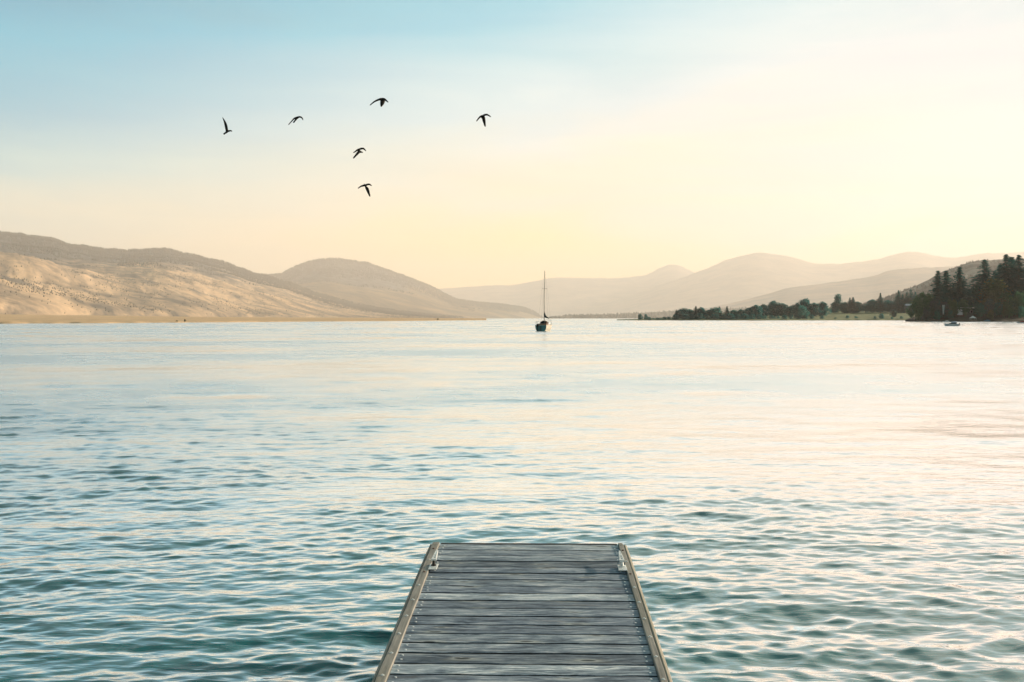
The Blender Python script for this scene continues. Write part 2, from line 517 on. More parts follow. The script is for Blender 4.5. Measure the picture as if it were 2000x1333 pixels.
_, DV = hill('low_headland', [(1072, 623), (1082, 620), (1107, 616), (1140, 615.5), (1175, 615), (1212, 613.5), (1242, 612), (1300, 609), (1400, 604), (1500, 600)], 8500, 10500, m_hd, 0.05, -1, 0.8, 160, 12, seed=71.0)

# right middle shore: gently rising field
m_field = hill_mat('pale_field', (0.22, 0.25, 0.13), (0.07, 0.12, 0.06), 0.012, (0.45, 0.66), (0.35, 1, 1))
FP = [(1205, 1120, 1180, 0.8), (1240, 1075, 1250, 1.2), (1330, 1060, 1450, 4), (1450, 1050, 1600, 12), (1560, 1040, 1640, 17), (1700, 1040, 1660, 21), (1800, 1040, 1680, 22), (2100, 1040, 1700, 24), (2400, 1040, 1700, 24)]
flat_land('right_field', FP, m_field, 160, 24)
def field_z(x, D):
    a = np.array(FP)
    d0, d1, z1 = (np.interp(x, a[:, 0], a[:, k]) for k in (1, 2, 3))
    return 0.3 + (z1 - 0.5) * min(1, max(0, (D - d0) / (d1 - d0))) ** 1.1
# near wooded bank
m_bank = hill_mat('wooded_bank', (0.03, 0.032, 0.024), (0.015, 0.02, 0.015), 0.08, (0.4, 0.6))
BP = [(1768, 694, 720, 1.0), (1790, 684, 780, 4), (1850, 672, 820, 12), (1950, 665, 850, 18), (2100, 655, 860, 20), (2400, 640, 860, 20)]
flat_land('right_bank', BP, m_bank, 140, 20)
def bank_z(x, D):
    a = np.array(BP)
    d0, d1, z1 = (np.interp(x, a[:, 0], a[:, k]) for k in (1, 2, 3))
    return 0.3 + (z1 - 0.5) * min(1, max(0, (D - d0) / (d1 - d0))) ** 1.1

# ------------------------------------------------------------------ far woods on the left hills (one mass)
def woods(name, V, mat, n, hfun, seed, dens):
    rs = random.Random(seed)
    mb = MB()
    nx, nj, _ = V.shape
    c = 0
    tries = 0
    while c < n and tries < n * 40:
        tries += 1
        i = rs.random() * (nx - 1.01); j = dens(rs) * 0.999
        jj = j * (nj - 6)
        i0, j0 = int(i), int(jj)
        fi, fj = i - i0, jj - j0
        p = (V[i0, j0] * (1 - fi) * (1 - fj) + V[i0 + 1, j0] * fi * (1 - fj) + V[i0, j0 + 1] * (1 - fi) * fj + V[i0 + 1, j0 + 1] * fi * fj)
        h = hfun(rs, p, j)
        if h <= 0: continue
        r = h * rs.uniform(0.2, 0.34)
        base = (p[0], p[1], p[2] - 1)
        a0 = rs.random() * 6
        vs = []
        for k in range(5):
            a = a0 + k * 1.2566
            vs.append((base[0] + r * math.cos(a), base[1] + r * math.sin(a), base[2] + h * 0.22))
        vs.append((base[0] + rs.uniform(-.1, .1) * r, base[1], base[2] + h))
        vs.append((base[0], base[1], base[2]))
        fs = [(k, (k + 1) % 5, 5) for k in range(5)] + [((k + 1) % 5, k, 6) for k in range(5)]
        mb.add(vs, fs); c += 1
    return tag(mb.build(name, mat), kind='stuff')
m_wood = simple('distant_pine', (0.05, 0.065, 0.06), 0.95, var=0.4, scale=0.01, spec=0.1)
def h_left(rs, p, j):
    n = fbm(p[0], p[1], 420.0, 4)
    thr = 0.62 - 0.35 * n
    if j < thr:
        if j > .04 and fbm(p[0] * .8 + p[1] * .45, p[1] * .45 - p[0] * .3, 330.0, 5) > 0.22: return rs.uniform(4, 8) if rs.random() < .5 else 0
        return rs.uniform(5, 9) if rs.random() < .05 else 0
    if j > 0.97 and fbm(p[0], 7, 130.0, 3) < -0.12: return 0
    return rs.uniform(26, 46) if j > 0.95 else rs.uniform(9, 20) if j > 0.5 else rs.uniform(7, 12)
woods('distant_forest', LV, m_wood, 40000, h_left, 5, lambda rs: 1 - rs.random() ** 1.15 * 0.97)
def h_mid(rs, p, j):
    n = fbm(p[0], p[1], 500.0, 4)
    if j < 0.55 - 0.35 * n: return 0
    return rs.uniform(26, 44) if j > .95 else rs.uniform(14, 28)
woods('distant_forest', MV, m_wood, 12000, h_mid, 6, lambda rs: 1 - rs.random() ** 1.6 * 0.9)
woods('distant_forest', DV, m_wood, 900, lambda rs, p, j: rs.uniform(12, 22), 8, lambda rs: rs.random())
def h_h(rs, p, j):
    n = fbm(p[0], p[1], 160.0, 4)
    if n < -0.02: return 0
    return rs.uniform(5, 10)
woods('distant_forest', HV, m_wood, 5000, h_h, 9, lambda rs: rs.random() ** 0.8)

# ------------------------------------------------------------------ trees
def leaf_mat(name, c, var=0.45, scale=0.5, tint=None):
    m, t, b = mat_new(name)
    tcn = t.n('ShaderNodeTexCoord')
    oi = t.n('ShaderNodeObjectInfo')
    n = t.noise(tcn.outputs['Object'], scale, 4, 0.7)
    n2 = t.noise(tcn.outputs['Object'], scale * 6, 2, 0.7)
    cc = t.ramp(t.math('ADD', t.math('MULTIPLY', n, 0.6), t.math('MULTIPLY', n2, 0.4)), [(0.3, tuple(v * (1 - var) for v in c)), (0.7, tuple(v * (1 + var) for v in (tint or c)))])
    t.l(cc, b.inputs['Base Color'])
    b.inputs['Roughness'].default_value = 0.8
    b.inputs['Specular IOR Level'].default_value = 0.2
    tr = t.n('ShaderNodeBsdfTranslucent')
    br = t.n('ShaderNodeVectorMath', operation='SCALE'); br.inputs['Scale'].default_value = 2.2
    t.l(cc, br.inputs[0]); t.l(br.outputs[0], tr.inputs[0])
    mx = t.n('ShaderNodeMixShader', i_0=0.5)
    t.l(b.outputs[0], mx.inputs[1]); t.l(tr.outputs[0], mx.inputs[2])
    t.l(mx.outputs[0], m.node_tree.nodes['Material Output'].inputs['Surface'])
    return m
m_con = leaf_mat('conifer_needles', (0.003, 0.090, 0.082), 0.5, 0.35)
m_dec = leaf_mat('dark_leaves', (0.008, 0.105, 0.080), 0.5, 0.3)
m_olv = leaf_mat('olive_leaves', (0.034, 0.100, 0.040), 0.5, 0.3)
m_och = leaf_mat('ochre_leaves', (0.055, 0.095, 0.036), 0.45, 0.3, (0.080, 0.090, 0.036))
m_gry = leaf_mat('grey_twigs', (0.035, 0.075, 0.070), 0.45, 0.3)
m_grn = leaf_mat('fresh_leaves', (0.034, 0.11, 0.055), 0.45, 0.3)
m_bark = simple('bark', (0.05, 0.045, 0.04), 0.9, var=0.3, scale=3)

def conifer_mesh(seed, H=30.0, spread=0.2, gap=0.06, whorls=42):
    """crown of drooping branch sprays; unit: H metres tall"""
    rs = random.Random(seed)
    mb = MB()
    for wi in range(whorls):
        f = gap + (1 - gap) * (wi / (whorls - 1)) ** 0.92
        z = H * f
        env = (1 - f) ** 0.85
        if f < 0.2: env *= 0.65 + 1.7 * f
        R0 = H * spread * env + 0.2
        nb = 6 + int(7 * (1 - f))
        a0 = rs.random() * 6.28
        for k in range(nb):
            if rs.random() < 0.10: continue
            a = a0 + k * 6.283 / nb + rs.uniform(-0.3, 0.3)
            L = R0 * rs.uniform(0.6, 1.22)
            droop = rs.uniform(0.15, 0.45)
            zz = z + rs.uniform(-0.5, 0.5) * H / whorls
            steps = max(2, int(L / 0.75))
            for s in range(steps):
                u = (s + 0.5) / steps
                for _ in range(5):
                    cx = math.cos(a) * L * u + rs.uniform(-.35, .35); cy_ = math.sin(a) * L * u + rs.uniform(-.35, .35)
                    cz = zz - droop * L * u * u + rs.uniform(-.25, .25)
                    sz = rs.uniform(0.45, 0.85) * (1.1 - 0.4 * u) * (1.45 - .75 * f)
                    d = Vector((math.cos(a + rs.uniform(-.9, .9)), math.sin(a + rs.uniform(-.9, .9)), rs.uniform(-.7, .25))).normalized() * sz
                    e = Vector((-d.y, d.x, rs.uniform(-.6, .6))).normalized() * sz * 0.45
                    c = Vector((cx, cy_, cz))
                    mb.add([c - d - e * .4, c + e, c + d, c - e], [(0, 1, 2, 3)])
    # leader
    for k in range(14):
        c = Vector((rs.uniform(-.15, .15), rs.uniform(-.15, .15), H * (0.93 + 0.07 * k / 13)))
        d = Vector((rs.uniform(-1, 1), rs.uniform(-1, 1), 0.5)).normalized() * 0.5 * (1.2 - k / 14)
        mb.add([c - d, c + Vector((0, 0, .3)), c + d, c - Vector((0, 0, .25))], [(0, 1, 2, 3)])
    return mb.mesh('crown')

def deciduous_mesh(seed, H=15.0, Wd=0.38, base=0.12, lobes=16, n=2300, flat=1.0, leaf=0.5):
    rs = random.Random(seed)
    mb = MB()
    L = []
    for i in range(lobes):
        f = base + 0.12 + (0.88 - base - 0.12) * (i + 0.5) / lobes
        env = math.sin(math.pi * min(1, max(0.05, (f - base) / (1 - base))) ** 0.75) ** 0.7 * flat
        a = i * 2.4 + rs.uniform(-.5, .5)
        q = H * Wd * env * rs.uniform(0.25, 0.75)
        rad = H * rs.uniform(0.11, 0.2) * (0.6 + 0.6 * env)
        L.append((Vector((math.cos(a) * q, math.sin(a) * q, f * H)), rad))
    for i in range(n):
        c0, rad = L[rs.randrange(len(L))]
        d = Vector((rs.gauss(0, 1), rs.gauss(0, 1), rs.gauss(0, 0.85))).normalized()
        q = rad * (rs.random() ** 0.33) * rs.uniform(0.85, 1.22)
        c = c0 + d * q
        if c.z < H * base * 0.6: continue
        u = Vector((rs.uniform(-1, 1), rs.uniform(-1, 1), rs.uniform(-.6, .6))).normalized() * leaf * rs.uniform(.6, 1.3)
        v = u.cross(Vector((rs.uniform(-1, 1), rs.uniform(-1, 1), rs.uniform(-1, 1)))).normalized() * leaf * rs.uniform(.4, .9)
        mb.add([c - u, c - v, c + u, c + v], [(0, 1, 2, 3)])
    return mb.mesh('crown')

def trunk_mesh(H, r, top=0.95, limbs=5, seed=0, spread=0.2, start=0.3):
    rs = random.Random(seed); mb = MB()
    pts = [(rs.uniform(-.1, .1) * q * r * 3, rs.uniform(-.1, .1) * q * r * 3, H * top * q) for q in (0, .15, .35, .6, .8, 1)]
    mb.tube(pts, [r * 1.25, r, r * .8, r * .5, r * .3, r * .1], 7)
    for k in range(limbs):
        z = H * (start + (0.85 - start) * k / max(1, limbs)); a = k * 2.4
        L = H * spread * rs.uniform(.6, 1) * (1.1 - z / H)
        mb.tube([(0, 0, z), (math.cos(a) * L * .5, math.sin(a) * L * .5, z + L * .35), (math.cos(a) * L, math.sin(a) * L, z + L * .8)], [r * .35, r * .22, r * .06], 5)
    return mb.mesh('trunk')

CON = [(conifer_mesh(1, 30, 0.24), trunk_mesh(30, .4, limbs=0)), (conifer_mesh(2, 30, 0.31, 0.04, 38), trunk_mesh(30, .45, limbs=0)),
       (conifer_mesh(3, 30, 0.19, 0.06, 38), trunk_mesh(30, .35, limbs=0)), (conifer_mesh(14, 30, 0.38, 0.03, 42), trunk_mesh(30, .5, limbs=0))]
DEC = [(deciduous_mesh(4), trunk_mesh(15, .3, limbs=6, seed=1)), (deciduous_mesh(5, Wd=.5, lobes=20, n=2700), trunk_mesh(15, .32, limbs=7, seed=2)),
       (deciduous_mesh(6, Wd=.2, lobes=12, n=1700), trunk_mesh(15, .22, limbs=4, seed=3)), (deciduous_mesh(7, Wd=.62, base=.02, lobes=18, n=2500), trunk_mesh(15, .3, limbs=6, seed=4, start=.15)),
       (deciduous_mesh(8, Wd=.45, base=.05, lobes=14, n=1300, leaf=.45), trunk_mesh(15, .25, limbs=8, seed=5)),
       (deciduous_mesh(9, Wd=.5, base=.0, lobes=22, n=3000, leaf=.55), trunk_mesh(15, .3, limbs=6, seed=6, start=.2))]
cache = {}
def tree(kind, var, x, ytop, D, zf, label, mat, wscale=1.0, group=None, rz=None, nm=None):
    z0 = zf(x, D) - 0.2
    ztop = HC + (HY - ytop) / F * D
    H = max(0.8, ztop - z0)
    src, base = (CON, 30.0) if kind == 'c' else (DEC, 15.0)
    k = H / base
    e = empty(nm or {'c': 'conifer_tree', 'd': 'broadleaf_tree', 'b': 'shrub'}[kind], ((x - 1000) / F * D, D, z0), rz if rz is not None else random.random() * 6.28, (k * wscale, k * wscale, k))
    cm, tm = src[var]
    key = (kind != 'c', var, mat.name)
    if key not in cache:
        mm = cm.copy(); mm.materials.clear(); mm.materials.append(mat); cache[key] = mm
    link_ = bpy.data.objects.new('crown', cache[key]); col.objects.link(link_); link_.parent = e
    tk = (kind != 'c', var)
    if tk not in cache:
        tm.materials.append(m_bark); cache[tk] = tm
    tr = bpy.data.objects.new('trunk', cache[tk]); col.objects.link(tr); tr.parent = e
    tag(e, label, 'shrub' if (nm == 'shrub' or kind == 'b') else 'tree', group)
    return e

G1 = 'tall trees of the near wooded point'
near = [
 ('c', 2, 1832, 531, 705, 'narrow dark fir, leftmost tall spire of the wooded point', m_con, 1.1),
 ('c', 0, 1848, 530, 715, 'dark fir just right of the narrow leftmost spire, same height', m_con, 1.15),
 ('c', 0, 1874, 523, 712, 'slender pointed fir standing alone above the white hanging banner', m_con, 1.0),
 ('c', 1, 1923, 509.5, 720, 'broad tall fir rising behind the lakeside cabin', m_con, 1.15),
 ('c', 2, 1943, 531, 735, 'short narrow fir top between the broad fir and the tallest fir', m_con, 1.0),
 ('c', 1, 1965, 499, 722, 'tallest dark fir of the wooded point, with a thin bent tip', m_con, 1.0),
 ('c', 0, 1976, 503, 730, 'dark fir leaning against the tallest one on its right side', m_con, 1.3),
 ('c', 3, 1990, 500, 720, 'wide dark fir cut off by the right edge of the view', m_con, .95),
 ('c', 1, 2022, 497, 728, 'wide dark fir farther right than all others on the point', m_con, 1.0),
 ('c', 0, 1953, 518, 745, 'half hidden fir behind the ochre willow', m_con, 1.2),
 ('c', 0, 1900, 560, 742, 'low dark fir filling the gap right of the slender fir', m_con, 1.4),
 ('c', 3, 1862, 556, 745, 'low dark fir filling the gap left of the slender fir', m_con, .9),
 ('d', 1, 1806, 570, 702, 'rounded olive tree at the left end of the wooded point', m_olv, .85),
 ('d', 3, 1790, 583, 697, 'olive bushy tree sloping down to the water at the tip of the point', m_olv, .8),
 ('d', 4, 1824, 580, 698, 'grey brown tree under the narrow leftmost spire', m_gry, .9),
 ('d', 0, 1843, 588, 699, 'dull grey green tree beside the white hanging banner', m_gry, .9),
 ('d', 1, 1860, 584, 698, 'small olive tree with orange tinge above the white hanging banner', m_olv, .75),
 ('d', 0, 1882, 582, 699, 'small light green tree left above the cabin roof', m_grn, .8),
 ('d', 1, 1893, 566, 725, 'dusty green broadleaf behind the cabin, lower than the firs', m_dec, .8),
 ('d', 1, 1911, 560, 715, 'full green broadleaf in front of the broad tall fir', m_dec, .9),
 ('d', 2, 1940, 545, 705, 'tall ochre willow turning yellow in the middle of the point', m_och, 1.5),
 ('d', 4, 1931, 582, 692, 'bare looking grey tree under the ochre willow', m_gry, .9),
 ('d', 3, 1936, 605, 684, 'low ochre bush at the water below the ochre willow', m_och, .8),
 ('d', 0, 1960, 569, 700, 'olive green tree right of the ochre willow', m_olv, .9),
 ('d', 3, 1968, 590, 690, 'broad olive bush below the tallest fir', m_olv, .8),
 ('d', 1, 1994, 568, 695, 'bright green broadleaf by the right edge of the view', m_grn, .8),
 ('d', 3, 1994, 598, 684, 'dark round bush at the water beside the right edge', m_dec, .7),
 ('d', 0, 1914, 592, 690, 'dark green tree right beside the lakeside cabin', m_dec, .9),
 ('d', 1, 1876, 580, 730, 'dark broadleaf in the gloom behind the slender fir', m_dec, .8),
 ('d', 0, 1950, 588, 696, 'dark broadleaf between the grey tree and the olive bush', m_dec, .9),
 ('d', 1, 1822, 576, 730, 'dark broadleaf behind the rounded olive tree', m_dec, .8),
 ('d', 1, 1980, 566, 728, 'dark broadleaf filling the space under the right hand firs', m_dec, .9),
 ('d', 1, 1935, 572, 738, 'dark broadleaf hidden behind the ochre willow', m_dec, 1.0),
 ('d', 0, 1849, 580, 728, 'dark broadleaf between the two left firs', m_dec, .9),
 ('d', 3, 1810, 604, 690, 'low grey bush at the water under the rounded olive tree', m_gry, .8),
 ('d', 3, 1830, 608, 686, 'low dark bush at the water left of the white hanging banner', m_dec, .8),
 ('d', 3, 1857, 606, 692, 'dark bush behind the white hanging banner', m_dec, .7),
]
for k, v, x, yt, D, lab, m, ws in near:
    tree(k, v, x, yt, D, bank_z, lab, m, ws * (1.75 if k == 'c' else 1.0), G1)

G2 = 'trees along the far right shore'
m_fd = leaf_mat('shore_leaves', (0.010, 0.11, 0.11), 0.45, 0.25)
m_fg = leaf_mat('shore_light_leaves', (0.030, 0.15, 0.135), 0.4, 0.25)
mid = [
 ('d', 3, 1250, 613, 1090, 'round dark bush, first at the tip of the far right shore', m_fd, .62),
 ('d', 3, 1261, 613.5, 1095, 'round dark bush just right of the one at the shore tip', m_fd, .55),
 ('d', 4, 1276, 620.5, 1090, 'very low dark bush in the gap after the shore tip bushes', m_fd, 1.3),
 ('d', 4, 1290, 621, 1090, 'second very low bush in the gap after the shore tip', m_fd, 1.6),
 ('d', 3, 1306, 618.5, 1090, 'low wide bush before the first pointed tree', m_fd, 1.0),
 ('c', 0, 1321, 605, 1090, 'small pointed tree that starts the long shore thicket', m_fd, 1.5),
 ('d', 2, 1334, 602.5, 1092, 'upright tree beside the small pointed tree', m_fd, 1.6),
 ('d', 1, 1347, 604, 1095, 'rounded shore tree left of the first small peak', m_fg, .9),
 ('c', 0, 1359, 598.5, 1095, 'thin peaked tree top at the left of the thicket', m_fd, 1.9),
 ('d', 1, 1370, 600, 1096, 'rounded tree just right of the thin peaked top', m_fd, .8),
 ('d', 1, 1384, 605, 1096, 'lower teal tree in the dip of the thicket', m_fg, .9),
 ('d', 2, 1396, 601, 1096, 'narrow tree rising after the dip of the thicket', m_fg, 1.7),
 ('c', 2, 1405, 599.5, 1100, 'spiky tree in the middle of the shore thicket', m_fd, 2.0),
 ('c', 2, 1420, 599, 1100, 'second spiky tree in the middle of the shore thicket', m_fd, 2.0),
 ('d', 1, 1433, 605, 1098, 'low spreading tree right of the two spiky ones', m_fg, 1.0),
 ('d', 1, 1448, 604, 1098, 'pale teal tree before the thicket steps up', m_fg, .9),
 ('d', 0, 1463, 601, 1100, 'medium tree where the thicket steps up', m_fd, .9),
 ('d', 0, 1476, 595.5, 1105, 'taller tree left of the broad dark crown', m_fd, .9),
 ('d', 1, 1492, 594, 1180, 'left shoulder of the broad dark crowns above the pale field', m_fd, .8),
 ('d', 1, 1510, 587.5, 1190, 'broad dark crown, highest of the group above the pale field', m_fd, .9),
 ('d', 1, 1529, 592.5, 1190, 'right shoulder of the broad dark crowns above the pale field', m_fd, .9),
 ('d', 0, 1543, 598, 1180, 'small dark tree at the foot of the biggest crown', m_fd, 1.0),
 ('d', 1, 1558, 592, 1160, 'left part of the biggest crown group', m_fd, .8),
 ('d', 1, 1572, 583, 1170, 'biggest round tree on the far right shore', m_fd, .8),
 ('d', 3, 1567, 597, 1080, 'pale teal round tree in front of the biggest round tree', m_fg, .62),
 ('d', 1, 1590, 591.5, 1170, 'round tree stepping down right of the biggest one', m_fd, .8),
 ('d', 1, 1607, 589, 1180, 'broad round tree at the right end of the big crowns', m_fd, .8),
 ('d', 2, 1637, 574.5, 1330, 'tall narrow poplar standing alone on the field ridge', m_fd, .6),
 ('d', 0, 1630, 590, 1330, 'short tree leaning on the foot of the tall poplar', m_fd, .8),
 ('d', 1, 1649, 590, 1330, 'rounded bush between the poplar and the twin spires', m_fd, .8),
 ('c', 1, 1660, 582, 1330, 'left one of the twin spires on the field ridge', m_fd, 1.5),
 ('c', 0, 1666, 581, 1330, 'right one of the twin spires on the field ridge', m_fd, 1.7),
 ('d', 0, 1675, 589, 1330, 'small tree tucked right of the twin spires', m_fd, .9),
 ('d', 3, 1690, 594, 1330, 'low hedge like bush right of the twin spires', m_fd, .9),
 ('d', 1, 1704, 585, 1330, 'rounded ridge tree left of the slender conifer', m_fd, .9),
 ('c', 2, 1719.5, 573.5, 1330, 'slender conifer at the foot of the blue hill', m_fd, 1.5),
 ('d', 1, 1733, 586, 1330, 'rounded ridge tree right of the slender conifer', m_fd, .9),
 ('d', 0, 1744, 588, 1320, 'small ridge tree before the tall dark pine', m_fd, 1.1),
 ('c', 1, 1755, 568, 1320, 'tall dark pine near the wooded point', m_fd, 1.2),
 ('c', 0, 1763, 575, 1320, 'shorter pine beside the tall dark pine', m_fd, 1.4),
 ('c', 0, 1771, 571, 1320, 'blue green pine above the pale roof', m_fd, 1.3),
 ('c', 1, 1779, 566, 1320, 'blue green pine touching the edge of the wooded point', m_fd, 1.2),
 ('c', 1, 1788, 571, 1320, 'blue green pine partly behind the wooded point', m_fd, 1.2),
 ('d', 3, 1655, 616, 1085, 'low dark waterside bush below the poplar field', m_fd, .7),
 ('d', 3, 1672, 618, 1085, 'low flat waterside bush in the middle of the field shore', m_fg, 1.0),
 ('d', 3, 1709, 617.5, 1085, 'small waterside bush before the big waterside shrub', m_fd, .8),
 ('d', 3, 1722, 612.5, 1085, 'big dark waterside shrub below the slender conifer', m_fd, .75),
 ('d', 0, 1746, 607.5, 1150, 'reddish little tree standing in the open field', m_gry, .9),
 ('d', 3, 1742, 619, 1080, 'low grey waterside bush close to the wooded point', m_fg, .9),
 ('d', 3, 1760, 618, 1080, 'last low waterside bush before the wooded point', m_fg, 1.0),
 ('d', 3, 1632, 620, 1085, 'low waterside bush right below the tall poplar', m_fd, 1.0),
 ('d', 3, 1605, 617, 1085, 'low waterside bush under the right big crown', m_fd, 1.0),
 ('d', 3, 1585, 615, 1085, 'dark waterside bush under the biggest round tree', m_fd, .8),
 ('d', 3, 1545, 617, 1085, 'low waterside bush left of the pale teal round tree', m_fd, 1.0),
 ('d', 3, 1520, 617.5, 1085, 'low waterside bush under the broad dark crown', m_fg, 1.0),
 ('d', 3, 1494, 616.5, 1085, 'waterside bush under the left shoulder crown', m_fg, 1.0),
 ('d', 3, 1470, 614, 1085, 'waterside bush under the step of the thicket', m_fd, .9),
 ('d', 3, 1440, 615, 1085, 'dark waterside bush under the pale teal trees', m_fd, .9),
 ('d', 3, 1412, 614, 1085, 'dark waterside bush under the spiky trees', m_fd, .9),
 ('d', 3, 1380, 614, 1085, 'dark waterside bush under the dip of the thicket', m_fd, .9),
 ('d', 3, 1352, 614, 1085, 'dark waterside bush under the thin peaked top', m_fd, .9),
]
for k, v, x, yt, D, lab, m, ws in mid:
    if k == 'd' and v in (0, 1): v = 5
    isb = 'bush' in lab or 'shrub' in lab
    tree(k, v, x, yt, D, field_z, lab, m, ws * (1.25 if k == 'c' else 1.45), G2, nm='shrub' if isb else None)
for x_b, yt_b in ((1268, 619.5), (1284, 620.5), (1298, 619), (1319, 615), (1337, 613), (1366, 612.5), (1396, 613.5), (1426, 612.5), (1455, 613), (1483, 615), (1507, 616), (1532, 616), (1558, 615.5), (1572, 615)):
    tree('d', 3, x_b, yt_b, 1078, field_z, 'low dark waterside bush in the unbroken hedge under the shore thicket', m_fd, 1.7, 'waterside bushes of the shore hedge', nm='shrub')
# lone shrubs on the left beach
def beach_z(x, D): return 0.45
m_bs = leaf_mat('beach_shrub_leaves', (0.10, 0.095, 0.06), 0.4, 0.4)
tree('d', 3, 361, 623.5, 520, beach_z, 'grey green shrub standing alone on the golden beach', m_bs, .8, nm='shrub')
tree('d', 3, 345, 628.5, 515, beach_z, 'flat low scrub just left of the lone beach shrub', m_bs, 1.8, nm='shrub')
tree('d', 3, 855, 622, 900, lambda x, D: 0.8, 'tiny dark shrub far along the beach below the middle hill', m_bs, 1.2, nm='shrub')

# ------------------------------------------------------------------ buildings on the right
m_white = simple('white_paint', (0.62, 0.66, 0.66), 0.6, var=0.1, scale=2)
m_roof = simple('pale_metal_roof', (0.42, 0.50, 0.50), 0.5, var=0.15, scale=1.5)
m_glass = simple('dark_window', (0.02, 0.03, 0.035), 0.12, var=0.2)
m_red = simple('red_brown_timber', (0.12, 0.035, 0.03), 0.7)
m_wallc = simple('grey_wall', (0.09, 0.11, 0.11), 0.8)
def cabin():
    D = 700.0
    c = P(1884, 625, D); z0 = bank_z(1884, D)
    e = empty('lakeside_cabin', (c.x, D, z0))
    tag(e, 'lakeside cabin with pale flat roof and white gable bay above the moored motorboat', 'house')
    s = D / F
    ztop = HC + (HY - 602) * s - z0
    W = 28 * s
    mb = MB(); mb.box((0.8, 2.5, ztop * .5 - .5), (W, 5.5, ztop)); mb.build('wall', m_wallc, e)
    mb = MB(); mb.box((0.6, 2.2, ztop + .25), (W + 1.4, 7.4, .35)); mb.box((0.6, 2.2, ztop - .12), (W + 1.2, 7.2, .2)); mb.box((0.6, -1.35, ztop + .2), (W + 1.45, .12, .5)); mb.build('roof', m_roof, e)
    x0 = (1872.5 - 1884) * s
    mb = MB(); mb.box((x0, -1.6, ztop * .5 + .1), (3.1, 1.6, 3.2)); 
    zt = ztop * .5 + 1.7
    mb.add([(x0 - 1.55, -2.4, zt), (x0 + 1.55, -2.4, zt), (x0, -2.4, zt + 1.0), (x0 - 1.55, -.8, zt), (x0 + 1.55, -.8, zt), (x0, -.8, zt + 1.0)], [(0, 1, 2), (3, 5, 4), (0, 2, 5, 3), (1, 4, 5, 2), (0, 3, 4, 1)])
    mb.build('gable_bay', m_white, e)
    mb = MB(); mb.box((x0 + .3, -1.7, ztop * .5 - 2.0), (4.6, 2.0, .9)); mb.build('deck_base', m_red, e)
    for i, xx in enumerate((-.6, 1.6, 3.6)):
        f = MB(); f.box((xx + .8, -.27, ztop * .62), (1.5, .06, 1.6)); fo = f.build('window', m_glass, e)
        g = MB()
        for dx in (-.78, .78): g.box((xx + .8 + dx, -.3, ztop * .62), (.08, .1, 1.7))
        for dz in (-.83, .83): g.box((xx + .8, -.3, ztop * .62 + dz), (1.5, .1, .08))
        g.build('window_frame', m_white, fo)
cabin()
def far_house():
    D = 1300.0; s = D / F
    z0 = field_z(1774, D)
    e = empty('field_house', ((1774 - 1000) * s, D, z0 - .2))
    tag(e, 'low house with pale blue roof in the field beside the wooded point', 'house')
    h = HC + (HY - 597) * s - z0
    W = 11 * s
    mb = MB(); mb.box((0, 0, h / 2), (W, 5, h)); mb.build('wall', m_wallc, e)
    mb = MB(); r = 2.0
    mb.add([(-W / 2 - .4, -3, h), (W / 2 + .4, -3, h), (W / 2 + .4, 3, h), (-W / 2 - .4, 3, h), (-W / 2 - .2, 0, h + r), (W / 2 + .2, 0, h + r)], [(0, 1, 5, 4), (2, 3, 4, 5), (0, 4, 3), (1, 2, 5), (0, 3, 2, 1)])
    mb.build('roof', simple('pale_blue_roof', (0.4, 0.47, 0.55), .6), e)
    for xx in (-2, 0, 2):
        g = MB(); g.box((xx, -2.53, h * .55), (.9, .05, .9)); g.build('window', m_glass, e)
far_house()

def hanging_sail():
    D = 690.0; s = D / F
    z0 = bank_z(1843, D)
    b = P(1843, 622, D)
    e = empty('hanging_banner', (b.x, D, z0)); tag(e, 'pale white hanging banner on a thin pole among the dark trees', 'banner')
    zt = HC + (HY - 596) * s - z0
    mb = MB(); mb.tube([(0, .3, -.3), (0.1, .3, zt + .3)], [.08, .05], 8); mb.tube([(-.7, .28, zt), (.7, .28, zt + .1)], .05, 6); mb.build('pole', m_bark, e)
    rings = []
    for k in range(9):
        u = k / 8
        z = zt - u * 6.4
        wd = .7 * (1 - u) ** .7 + .16
        xc = -0.1 + .25 * u - .5 * u * u
        rings.append([(xc + wd * math.cos(a) , .05 + .12 * math.sin(a * 3) * (1 - u) + .1 * math.sin(a), z) for a in [j * math.pi / 8 for j in range(16)]])
    mb = MB(); mb.loft(rings); mb.build('cloth', simple('white_cloth', (0.24, 0.34, 0.33), .9, var=.15), e, smooth=True)
hanging_sail()
def tent():
    D = 672.0; s = D / F
    c = P(1900, 624, D)
    e = empty('garden_canopy', (c.x, D, .7)); tag(e, 'small white peaked canopy on the bank right of the cabin', 'canopy')
    mb = MB()
    w_, h_ = 1.8, 1.5
    base = [(-w_, -1.2, h_), (w_, -1.2, h_), (w_, 1.2, h_), (-w_, 1.2, h_), (0, 0, h_ + 1.5)]
    mb.add(base, [(0, 1, 4), (1, 2, 4), (2, 3, 4), (3, 0, 4), (3, 2, 1, 0)])
    mb.build('roof', m_white, e)
    for sx in (-1, 1):
        for sy in (-1, 1):
            l = MB(); l.tube([(sx * (w_ - .1), sy * 1.1, -.8), (sx * (w_ - .1), sy * 1.1, h_)], .05, 6); l.build('leg', m_white, e)
tent()

